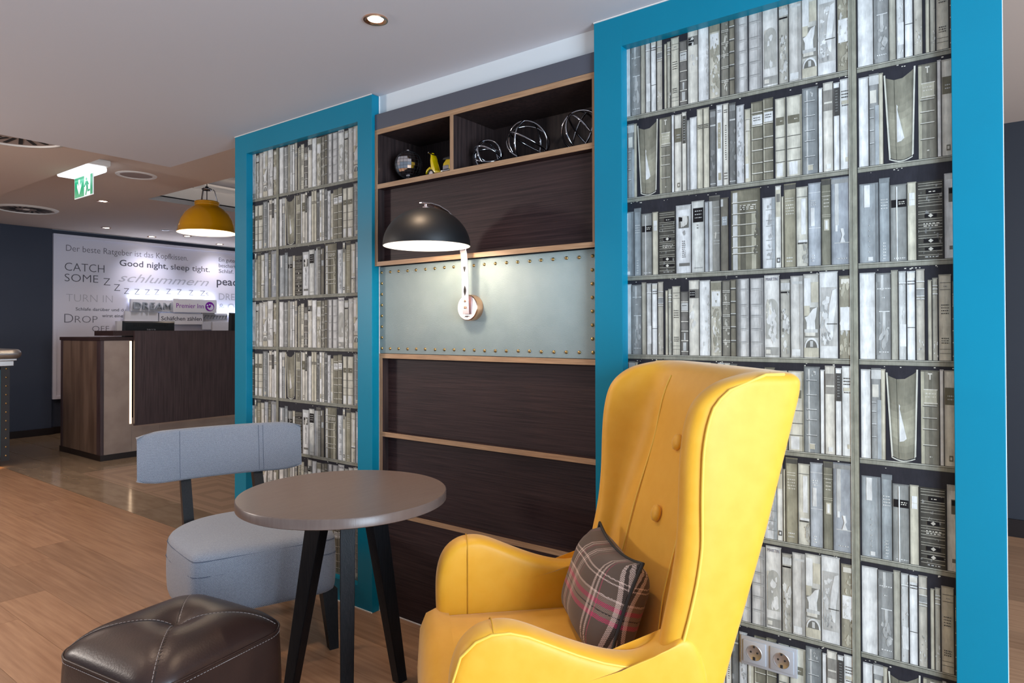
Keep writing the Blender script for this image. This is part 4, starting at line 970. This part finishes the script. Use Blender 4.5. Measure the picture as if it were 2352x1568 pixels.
for nm, lab, y0, y1, zt_ in (('monitor', 'black computer monitor standing behind the reception desk, seen from its back', 3.38, 3.965, 1.396), ('monitor', 'second monitor, its dark edge beside the teal frame', 4.655, 5.2, 1.514)):
    t = thing(nm, lab, 'monitor', (-8.0, (y0 + y1) / 2, 1.0), 0)
    b = B(); loft(b, [[(-8.0, y0 - .012, 1.05), (-8.0, y1 - .008, 1.05), (-8.0, y1, zt_), (-8.0, y0, zt_)], [(-7.965, y0 + .01, 1.06), (-7.965, y1 - .02, 1.06), (-7.965, y1 - .02, zt_ - .018), (-7.965, y0 + .02, zt_ - .018)]])
    cs = obj('casing', b, 'black_plastic', t, world=True)
    vb = B()
    for i in range(22): box(vb, -7.9655, -7.962, y0 + .10 + i * .018, y0 + .106 + i * .018, zt_ - .06, zt_ - .03)
    obj('vent_slots', vb, 'slot_dark', t, world=True)
    obj('stand', bx(-8.10, -7.90, (y0 + y1) / 2 - .12, (y0 + y1) / 2 + .12, .755, .77), 'black_plastic', t, world=True)
    obj('neck', bx(-8.03, -8.0, (y0 + y1) / 2 - .03, (y0 + y1) / 2 + .03, .77, 1.1), 'black_plastic', t, world=True)
    if y0 < 4: text('lettering', 'terra', 'pewter', t, (-7.9645, 3.63, 1.292), None, .022, 'YZ', width=.10)
t = thing('back_desk', 'low work surface behind the reception counter', 'desk', (-8.0, 4.2, 0))
obj('top', bx(-8.35, -7.76, 3.42, 5.3, .725, .754), 'wenge', t, world=True)
for a in ((-8.33, -8.30, 3.44), (-8.33, -8.30, 5.25), (-7.83, -7.80, 3.44), (-7.83, -7.80, 5.25)): obj('leg', bx(a[0], a[1], a[2], a[2] + .03, 0, .725), 'dark_skirting', t, world=True)

# bar counter at the left edge
BX_, BY_ = -7.60, 2.212
t = thing('bar_counter', 'bar end with a rounded pewter top and a studded dark edge', 'counter', (BX_, 1.6, 0))
obj('body', bx(-8.5, BX_ - .012, .9, BY_ - .004, .075, .93), 'dark_skirting', t, world=True)
obj('plinth', bx(-8.45, BX_ - .06, .9, BY_ - .07, 0, .075), 'dark_skirting', t, world=True)
obj('panel', bx(BX_ - .013, BX_ - .006, .9, 2.148, .10, .92), 'teal_dark', t, world=True)
obj('stud_strip', bx(BX_ - .012, BX_, 2.142, BY_, .062, .95), 'dark_skirting', t, world=True)
for i in range(11):
    o = obj('stud', lathe(B(), [(.0085, 0), (.007, .004), (0, .006)], (BX_, 2.184, .11 + i * .082), 10, RM), 'brass', t, world=True, smooth=180)
obj('neck', bx(-8.5, BX_ + .03, .9, 2.236, .955, 1.005, bev=.004), 'pewter', t, world=True)
obj('neck', bx(-8.5, BX_ + .045, .9, 2.256, 1.005, 1.025, bev=.004), 'pewter', t, world=True)
nb = B()
prof = [(.045 * math.cos(a), .045 * math.sin(a)) for a in [(-PI / 2 + PI * i / 10) for i in range(11)]]
pts = []
rg = []
for (x, y, nx, ny) in ((BX_ + .055, .9, 1, 0), (BX_ + .055, 2.20, 1, 0), (BX_ + .05, 2.235, .9, .4), (BX_ + .035, 2.252, .6, .8), (BX_ + .0, 2.258, 0, 1), (-8.5, 2.258, 0, 1)):
    rg.append([(x - nx * .06, y - ny * .06, 1.0255)] + [(x + nx * (c - .0), y + ny * (c - .0), 1.07 + s_ * .98) for c, s_ in prof] + [(x - nx * .06, y - ny * .06, 1.114)])
loft(nb, rg, closed=True)
obj('rounded_edge', nb, 'pewter', t, world=True, smooth=50)
obj('worktop', bx(-8.5, BX_ + .02, .9, 2.225, 1.027, 1.1135), 'pewter', t, world=True)
light('bar_plinth_glow', 'AREA', (BX_ - .03, 1.6, .065), rot=(0, R(20), 0), energy=2.0, color=(1, .6, .3), size=.03, size_y=1.1)

# ------------------------------------------------------------------ grey chair
def rbox_loft(bm, rings): loft(bm, rings)
ch = thing('lounge_chair', 'grey-blue herringbone fabric side chair with black legs', 'chair', (-2.523, 1.62, 0), R(-20))
seat = B(); nS = 9
def rr_loop(z, x0=-.436, x1=.241, w=.301, r=.040, w1=.262):
    pts = []
    for cx, cy, a0 in ((x1 - r, w1 - r, 0), (x0 + r, w1 - r, 90), (x0 + r, -w + r, 180), (x1 - r, -w + r, 270)):
        for i in range(6):
            a = R(a0 + 90 * i / 5); pts.append((cx + r * math.cos(a), cy + r * math.sin(a), z))
    return pts
OUT = [(.243, -.02), (.243, -.20), (.240, -.27), (.225, -.298), (.19, -.308), (.10, -.325), (-.02, -.345), (-.11, -.352), (-.19, -.335), (-.27, -.285), (-.33, -.215), (-.362, -.13), (-.372, -.03)]
OUT = OUT + [(f_, -.06 - w_) for f_, w_ in OUT[-2:0:-1]]
def outline_at(ins, z):
    r_ = []
    for f_, w_ in OUT:
        d_ = Vector((f_ + .06, w_ + .03)); L_ = d_.length; d_ = d_ * ((L_ - ins) / L_); r_.append((d_.x - .06, d_.y - .03, z))
    return r_
sr = []
for z, ins in ((.208, .040), (.210, .018), (.222, .005), (.245, 0), (.33, -.004), (.41, 0), (.432, .004), (.447, .013), (.455, .030), (.461, .07), (.466, .14), (.468, .20)):
    sr.append(outline_at(ins, z))
loft(seat, sr)
seat_o = obj('seat', seat, 'herringbone', ch, smooth=180, mods=(SUB(1),))
wl = B()
for z in (.428, .372): tube(wl, outline_at(.0012 if z < .4 else .0060, z), .0020, 6, closed=True)
obj('seam', wl, 'fabric_seam', ch)
# curved back band
WC = -.079
def band_at(w, f0=-.458, dep=.06):
    return f0 + dep * ((w - WC) / .355) ** 2
band = B(); rings = []
n = 20
for i in range(n + 1):
    wv = WC - .355 + .71 * i / n; f = band_at(wv); sl = 2 * .06 * (wv - WC) / .355 ** 2
    t_ = Vector((sl, 1, 0)).normalized(); nrm = Vector((t_.y, -t_.x, 0))
    th = .040; z0, z1 = .603, .832
    ed = min(i, n - i); ins = (.020, .008, .002, 0)[min(ed, 3)]
    ring = []
    for cx, cz, a0 in ((th / 2, z1, 45), (-th / 2, z1, 135), (-th / 2, z0, 225), (th / 2, z0, 315)):
        sx = 1 if cx > 0 else -1; sz = 1 if cz == z1 else -1; r_ = .014
        for q in (-1, 0, 1):
            a = R(a0 + 40 * q); px = cx + sx * -ins - sx * r_ + r_ * math.cos(a) * 1.0 + 0; pz = cz - sz * (ins + r_) + r_ * math.sin(a)
            bulge = .007 if sx > 0 else 0
            leanx = -.12 * (pz - z0)
            ring.append(Vector((f, wv, pz)) + nrm * (px) + Vector((leanx, 0, 0)))
    rings.append(ring)
loft(band, rings)
bo = obj('backrest', band, 'herringbone', ch, smooth=60)
sm = B()
for wv in (-.265, .085, .105):
    f = band_at(wv); sl = 2 * .06 * (wv - WC) / .355 ** 2; nr = Vector((1, -sl, 0)).normalized()
    pts = [Vector((f, wv, z)) + nr * .0204 + Vector((-.12 * (z - .605), 0, 0)) for z in (.615, .66, .72, .78, .825)]
    tube(sm, pts, .0011, 5)
obj('seam', sm, 'fabric_seam', ch)
def leg(bm, p0, p1, s0, s1, sy0=None, sy1=None):
    r0 = []; r1 = []
    sy0 = sy0 or s0; sy1 = sy1 or s1
    for sx, sy in ((-1, -1), (1, -1), (1, 1), (-1, 1)):
        r0.append((p0[0] + sx * s0 / 2, p0[1] + sy * sy0 / 2, p0[2])); r1.append((p1[0] + sx * s1 / 2, p1[1] + sy * sy1 / 2, p1[2]))
    loft(bm, [r0, r1]); return bm
for y in (-.24, .215):
    obj('leg', leg(B(), (.195, y, .22), (.262, y, 0), .062, .036), 'table_leg', ch)
for y, yb in ((-.235, -.24), (.08, .20)):
    rl = B()
    r_ = []
    for (x, yy_, z, s_) in ((-.40, yb, 0, .036), (-.355, yb * .98, .20, .050), (-.365, y, .42, .056), (-.478 - (.0 if y < 0 else .0), y, .61, .050), (-.515, y, .78, .030)):
        r_.append([(x - s_ * .7, yy_ - .021, z), (x + s_ * .5, yy_ - .021, z), (x + s_ * .5, yy_ + .021, z), (x - s_ * .7, yy_ + .021, z)])
    loft(rl, r_)
    obj('leg', rl, 'table_leg', ch, smooth=30)

# ------------------------------------------------------------------ round table
TXc, TYc = -1.801, 1.463
tb = thing('round_table', 'round grey-brown wooden side table on three black splayed legs', 'table', (TXc, TYc, 0))
obj('table_top', lathe(B(), [(0, .708), (.337, .708), (.342, .711), (.342, .737), (.3395, .740), (0, .740)], (0, 0, 0), 128), 'table_top', tb, smooth=40)
ex = Vector((math.cos(yaw), math.sin(yaw), 0)); ev = Vector((-math.sin(yaw), math.cos(yaw), 0))
for (tr, tv), (fr_, fv) in (((-.09, .05), (-.218, .105)), ((.077, .08), (.153, .200)), ((.036, -.10), (.068, -.245))):
    a = ex * tr + ev * tv; b = ex * fr_ + ev * fv; ang = math.atan2(b.y, b.x)
    m = B(); dirv = Vector((math.cos(ang), math.sin(ang), 0)); per = Vector((-dirv.y, dirv.x, 0)); rg = []
    for c, hw_, hd in ((Vector((a.x, a.y, .708)), .024, .036), (Vector((b.x, b.y, 0)), .018, .020)):
        rg.append([c + per * hw_ + dirv * hd, c - per * hw_ + dirv * hd, c - per * hw_ - dirv * hd, c + per * hw_ - dirv * hd])
    loft(m, rg); obj('leg', m, 'table_leg', tb, mods=(('BEVEL', dict(width=.002, segments=2)),))
obj('leg_block', lathe(B(), [(0, .66), (.10, .66), (.11, .707), (0, .707)], (0, 0, 0), 24), 'table_leg', tb)

# ------------------------------------------------------------------ leather ottoman
ot = thing('ottoman', 'dark brown leather cube ottoman with a sunken stitched centre', 'ottoman', (-1.985, .990, 0), R(8))
def otz(x, y):
    r = math.hypot(x, y); q = max(abs(x), abs(y)) / .21
    z = .376 + .052 * (1 - q ** 4.5) + .012 * (1 - (r / .3) ** 2) - .032 * math.exp(-(r / .045) ** 1.3)
    dg = abs(abs(x) - abs(y)); z -= .0035 * math.exp(-(dg / .008)) * max(0, 1 - q) ** .3
    return z
n = 48; top = B(); g = []
def rounded(xu, yu, rad=.085, h=.225):
    # squash a square grid so its outline has rounded corners
    x, y = xu * h, yu * h; m = max(abs(xu), abs(yu))
    if m == 0: return 0., 0.
    k = m * h; cx = min(abs(x), k - rad * m); cy = min(abs(y), k - rad * m)
    dx, dy = abs(x) - cx, abs(y) - cy; L_ = math.hypot(dx, dy)
    if dx > 1e-9 and dy > 1e-9 and L_ > rad * m: dx, dy = dx / L_ * rad * m, dy / L_ * rad * m
    return math.copysign(cx + dx, x), math.copysign(cy + dy, y)
for i in range(n + 1):
    row_ = []
    for j in range(n + 1):
        xu, yu = -1 + 2 * i / n, -1 + 2 * j / n
        # finer steps near the middle
        xu = math.copysign(abs(xu) ** 1.25, xu); yu = math.copysign(abs(yu) ** 1.25, yu)
        x, y = rounded(xu, yu); q = max(abs(xu), abs(yu))
        row_.append(top.verts.new((x, y, otz(xu * .21, yu * .21))))
    g.append(row_)
for i in range(n):
    for j in range(n): top.faces.new((g[i][j], g[i + 1][j], g[i + 1][j + 1], g[i][j + 1]))
edge = [g[i][0] for i in range(n)] + [g[n][j] for j in range(n)] + [g[n - i][n] for i in range(n)] + [g[0][n - j] for j in range(n)]
prev = edge
for (sc, z) in ((1.014, .366), (1.020, .352), (1.028, .33), (1.045, .22), (1.04, .10), (1.02, .03), (1.0, .006)):
    cur = [top.verts.new((v.co.x * sc, v.co.y * sc, z)) for v in edge]
    for k_ in range(len(edge)): top.faces.new((prev[k_], prev[(k_ + 1) % len(edge)], cur[(k_ + 1) % len(edge)], cur[k_]))
    prev = cur
top.faces.new(prev)
outline = [v.co.copy() for v in edge]
obj('cover', top, 'brown_leather', ot, smooth=180)
pp = B(); tube(pp, [(c.x * 1.018, c.y * 1.018, .371) for c in outline], .0032, 6, closed=True)
obj('piping', pp, 'brown_leather', ot, smooth=180)
stt = B()
def dashes(bm, pts, rad=.0009, dash=.006, gap=.003, lift=.001):
    d = 0; P = [Vector(p) for p in pts]
    for a, b in zip(P, P[1:]):
        L_ = (b - a).length; tt = 0
        while tt < L_:
            e_ = min(tt + dash, L_)
            if e_ - tt > .002: tube(bm, [a.lerp(b, tt / L_) + Vector((0, 0, lift)), a.lerp(b, e_ / L_) + Vector((0, 0, lift))], rad, 4)
            tt += dash + gap
def otp(u_, v_):
    x, y = rounded(u_, v_); return (x, y, otz(u_ * .21, v_ * .21))
for sx_ in (-1, 1):
    for sy_ in (-1, 1):
        pts = []
        for i in range(25):
            q = .05 + .93 * i / 24; a_ = otp(sx_ * q, sy_ * q); pts.append((a_[0] + .0035 * sy_, a_[1] - .0035 * sx_, a_[2] + .0008))
        dashes(stt, pts)
dashes(stt, [(c.x * 1.023, c.y * 1.023, .360) for c in outline] + [(outline[0].x * 1.023, outline[0].y * 1.023, .360)], lift=0)
obj('stitching', stt, 'thread', ot, label='pale dashed stitching')
sl = B()
for sg2 in (1, -1):
    P_ = []
    for i in range(41):
        q = -.985 + 1.97 * i / 40; a_ = otp(q, q * sg2); P_.append((a_[0], a_[1], a_[2] + .0003))
    tube(sl, P_, .0011, 5)
obj('seam', sl, 'slot_dark', ot)
obj('button', lathe(B(), [(.010, 0), (.009, .003), (.004, .005), (0, .0055)], (0, 0, otz(0, 0) + .001), 20), 'brown_leather', ot, smooth=180)

# ------------------------------------------------------------------ wing chair
K = .95
def kz(z): return .064 + K * z
wc = thing('wing_chair', 'bright yellow fabric wing armchair with two buttons on the back', 'armchair', (-1.0885, 1.3213, 0), R(-134.22))
# local: x forward, y left; the camera side of the chair is its left (+y)
FFt = [(.30, -.36), (.52, -.365), (.62, -.395), (.70, -.415), (.78, -.428), (.90, -.428), (1.0, -.432), (1.06, -.442), (1.10, -.458), (1.13, -.482), (1.155, -.52), (1.17, -.56), (1.18, -.60)]
FIt = [(.30, -.40), (.42, -.43), (.60, -.455), (.765, -.500), (.95, -.562), (1.06, -.585), (1.12, -.605), (1.18, -.640)]
FRt = [(.20, -.47), (.475, -.545), (.78, -.645), (1.03, -.715), (1.13, -.742), (1.18, -.742)]
def smooth(tab, z):
    return sum(lerp(tab, z + d_) * w_ for d_, w_ in ((-.03, .15), (-.015, .2), (0, .3), (.015, .2), (.03, .15)))
def slice_pts(z, ins=0.):
    ff = (smooth(FFt, z) if z < 1.08 else lerp(FFt, z)) - ins * 1.2; fi = smooth(FIt, z) - ins; fr_ = lerp(FRt, z) + ins
    so = .352 - ins; th = .082 - ins * 1.2; si = so - th
    half = []
    # inner centre -> inner wing -> rounded front -> outer side -> rear corner
    half.append((fi, 0.0)); half.append((fi + .001, .10)); half.append((fi + .006, .165))
    D_ = ff - .030 - fi
    for q_, s2_ in ((.10, .205), (.30, .240), (.56, .259), (.80, .267)):
        half.append((fi + D_ * q_, s2_ * si / .270))
    half.append((ff - .008, si + .014)); half.append((ff, si + th * .5)); half.append((ff - .008, so - .012)); half.append((ff - .04, so))
    L_ = fr_ - ff
    half.append((ff + L_ * .35, so)); half.append((ff + L_ * .68, so - .006)); half.append((ff + L_ * .90, so - .010)); half.append((fr_ + .006, so - .030)); half.append((fr_ - .004, so - .075)); half.append((fr_ - .004, 0.))
    full = half + [(f, -s_) for f, s_ in half[-2:0:-1]]
    return [(f * K, s_ * K, kz(z)) for f, s_ in full], len(half)
zsl = [.22, .34, .46, .58, .70, .82, .93, 1.02, 1.07, 1.10, 1.125, 1.145, 1.16]
sh = B(); rings = [slice_pts(z)[0] for z in zsl]
for z, ins in ((1.172, .010), (1.180, .026)): rings.append(slice_pts(z, ins)[0])
NH = slice_pts(.5)[1]; NF = len(rings[0])
V = loft(sh, rings, cap=(True, False))
for ring in (V[-1],):                                   # close the U-shaped top
    for i in range(NH // 2 + 0):
        pass
tv = V[-1]
# bridge inner and outer halves of the top ring
inner_i = list(range(0, 9)); outer_i = list(range(NH - 1, 7, -1))
def capside(sign):
    idx = lambda i: i if sign > 0 else (NF - i) % NF
    a = [tv[idx(i)] for i in range(0, 9)]; b = [tv[idx(i)] for i in range(NH - 1, 7, -1)]
    i = j = 0
    while i < len(a) - 1 or j < len(b) - 1:
        if j < len(b) - 1 and (i >= len(a) - 1 or (i / (len(a) - 1)) >= (j / (len(b) - 1)) - 1e-6): tri = (a[i], b[j], b[j + 1]); j += 1
        else: tri = (a[i], b[j], a[i + 1]); i += 1
        if len(set(tri)) == 3:
            try: sh.faces.new(tri)
            except ValueError: pass
capside(1); capside(-1)
obj('back_and_wings', sh, 'yellow_fabric', wc, smooth=180, mods=(SUB(2),))
# piping along the outer front edge of each wing, seams where wing meets back
def track(idx, z0=.50, z1=1.17, off=0.):
    pts = []
    z = z0
    while z <= z1:
        P_, nh_ = slice_pts(z); pts.append(Vector(P_[idx])); z += .02
    return pts
for sg_ in (1, -1):
    j = 10
    pts = [Vector((p.x, p.y * sg_ + .0015 * sg_, p.z)) for p in track(j, .52, 1.158)]
    P_, _ = slice_pts(1.172, .010)
    q = [Vector((P_[i][0], P_[i][1] * sg_, P_[i][2] + .002)) for i in (11, 12)]
    obj('piping', tube(B(), pts + q, .0034, 8), 'yellow_piping', wc, smooth=180)
    pts = [Vector((p.x + .0015, p.y * sg_, p.z)) for p in track(2, .42, 1.16)]
    obj('seam', tube(B(), pts, .0022, 6), 'yellow_piping', wc, smooth=180)
for z in (.765, .962):
    P_, _ = slice_pts(z)
    b = lathe(B(), [(0, -.012), (.019, -.004), (.0225, .001), (.021, .007), (.014, .0115), (0, .0135)], (P_[0][0] + .004, 0, P_[0][2]), 28, Matrix.Rotation(PI / 2 - .25, 4, 'Y'))
    obj('button', b, 'yellow_fabric', wc, smooth=180)
# arms
AP = [(.080, .20), (.098, .30), (.106, .404), (.108, .472), (.106, .533), (.088, .587), (.055, .617), (.02, .630), (-.02, .631), (-.06, .620), (-.11, .598), (-.17, .572), (-.23, .550), (-.29, .535), (-.34, .532), (-.385, .548), (-.415, .590), (-.46, .58), (-.50, .45), (-.47, .20)]
def arm(sg_):
    b = B(); rings = []
    prof_ = [(.0, .0, 1.)]
    for s_, ins in ((.268, .030), (.272, .012), (.288, .0), (.316, -.002), (.344, .0), (.358, .010), (.362, .028)):
        r_ = []
        cx, cz = -.18, .38
        for f, z in AP:
            d_ = Vector((f - cx, z - cz)); L_ = d_.length; d_ = d_ * ((L_ - ins) / L_)
            r_.append(((cx + d_.x) * K, sg_ * s_ * K, kz(cz + d_.y)))
        rings.append(r_)
    loft(b, rings); return b
for sg_ in (1, -1):
    ao = obj('arm', arm(sg_), 'yellow_fabric', wc, smooth=180, mods=(SUB(2),))
    s_ = sg_ * .350 * K
    sub = [(f - .004, z - .010) for f, z in AP[2:16]]
    pts = [Vector((f * K, s_ + .0045 * sg_, kz(z + .007))) for f, z in sub]
    if sg_ > 0: obj('piping', tube(B(), [p_ + Vector((0, 0, -.006)) for p_ in pts], .0028, 8), 'yellow_piping', ao, smooth=180)
    # cross seams over the arm front
    f0 = .012; loopp = []
    for (s2, z2) in ((.2665, .20), (.2665, .45), (.2665, .575), (.2675, .594), (.2700, .608), (.275, .620), (.283, .628), (.296, .633), (.316, .635), (.336, .632), (.350, .624), (.357, .612)) if sg_ < 0 else ((.268, .600), (.2705, .610), (.275, .620), (.283, .628), (.296, .633), (.316, .635), (.336, .632), (.350, .624), (.357, .612)):
        loopp.append(Vector((f0 * K, sg_ * (s2) * K, kz(z2))))
    obj('seam', tube(B(), loopp, .0016, 6), 'dark_thread', ao, smooth=180)
# seat
sc = B(); box(sc, -.50 * K, .125 * K, -.272 * K, .272 * K, kz(.20), kz(.412))
bmesh.ops.bevel(sc, geom=[e for e in sc.edges], offset=.022, segments=4, profile=.5, affect='EDGES')
obj('seat', sc, 'yellow_fabric', wc, smooth=180)
sf = B(); prism(sf, [(.06 * K, kz(.10)), (.150 * K, kz(.10)), (.166 * K, kz(.24)), (.158 * K, kz(.36)), (.140 * K, kz(.404)), (.110 * K, kz(.418)), (.07 * K, kz(.412))], 1, -.318 * K, .318 * K, bev=.02, seg=4)
obj('seat_front', sf, 'yellow_fabric', wc, smooth=60)
obj('base', bx(-.46 * K, .10 * K, -.30 * K, .30 * K, kz(.09), kz(.21), bev=.01), 'yellow_fabric', wc, smooth=40)
for x, y in ((.09, .24), (.09, -.24), (-.40, .22), (-.40, -.22)):
    obj('leg', leg(B(), (x * K, y * K, kz(.09)), (x * K + (.02 if x > 0 else -.04), y * K * 1.05, 0), .045, .028), 'table_leg', wc)

# ------------------------------------------------------------------ plaid cushion
# rests on the seat against the back
cz0 = kz(.415); lean = R(20)
rotm = Euler((0, 0, R(-134.22 + 0)))
cu = bpy.data.objects.new('cushion', None); COL.objects.link(cu)
meta(cu, 'brown, cream and pink plaid cushion on the yellow armchair seat', 'cushion')
Mloc = Matrix.Translation((-1.0885, 1.3213, 0)) @ Matrix.Rotation(R(-134.22), 4, 'Z') @ Matrix.Translation((-.348 * K, -.030 * K, cz0 + .126)) @ Matrix.Rotation(R(-2), 4, 'Z') @ Matrix.Rotation(-lean, 4, 'Y') @ Matrix.Rotation(R(2), 4, 'X')
cu.matrix_world = Mloc; MW[cu] = Mloc
HW, HH, TH = .196, .136, .082
def pil(side):
    b = B(); n_ = 16; gg = []
    for i in range(n_ + 1):
        rr_ = []
        for j in range(n_ + 1):
            u_, v_ = -1 + 2 * i / n_, -1 + 2 * j / n_
            pin = 1 - .055 * (1 - u_ * u_) if abs(v_) > 0 else 1; pin2 = 1 - .07 * (1 - v_ * v_)
            y = u_ * HW * (1 - .10 * (1 - v_ ** 2)); z = v_ * HH * (1 - (.17 if v_ > 0 else .08) * (1 - abs(u_) ** 2.2))
            k_ = max(0, (1 - u_ ** 4) * (1 - v_ ** 4)) ** .62
            x = side * TH * k_ + .004 * math.sin(u_ * 5) * k_
            z -= .010 * k_ * (1 - abs(u_)) if v_ > 0 else 0
            rr_.append(b.verts.new((x, y, z)))
        gg.append(rr_)
    for i in range(n_):
        for j in range(n_): b.faces.new((gg[i][j], gg[i + 1][j], gg[i + 1][j + 1], gg[i][j + 1]))
    return b
fb = pil(1); f2 = pil(-1); tmp = bpy.data.meshes.new('t'); f2.to_mesh(tmp); f2.free(); fb.from_mesh(tmp); bpy.data.meshes.remove(tmp)
bmesh.ops.remove_doubles(fb, verts=fb.verts, dist=.0005)
obj('cover', fb, 'tartan', cu, smooth=180)
lp = []
for i in range(64):
    t_ = i / 16; k_ = int(t_); q = (t_ - k_) * 2 - 1
    u_, v_ = ((q, 1), (1, -q), (-q, -1), (-1, q))[k_]
    lp.append((0, u_ * HW * (1 - .10 * (1 - v_ ** 2)), v_ * HH * (1 - (.17 if v_ > 0 else .08) * (1 - abs(u_) ** 2.2))))
obj('piping', tube(B(), lp, .0045, 8, closed=True), 'rubber', cu, smooth=180, label='black corded edge')
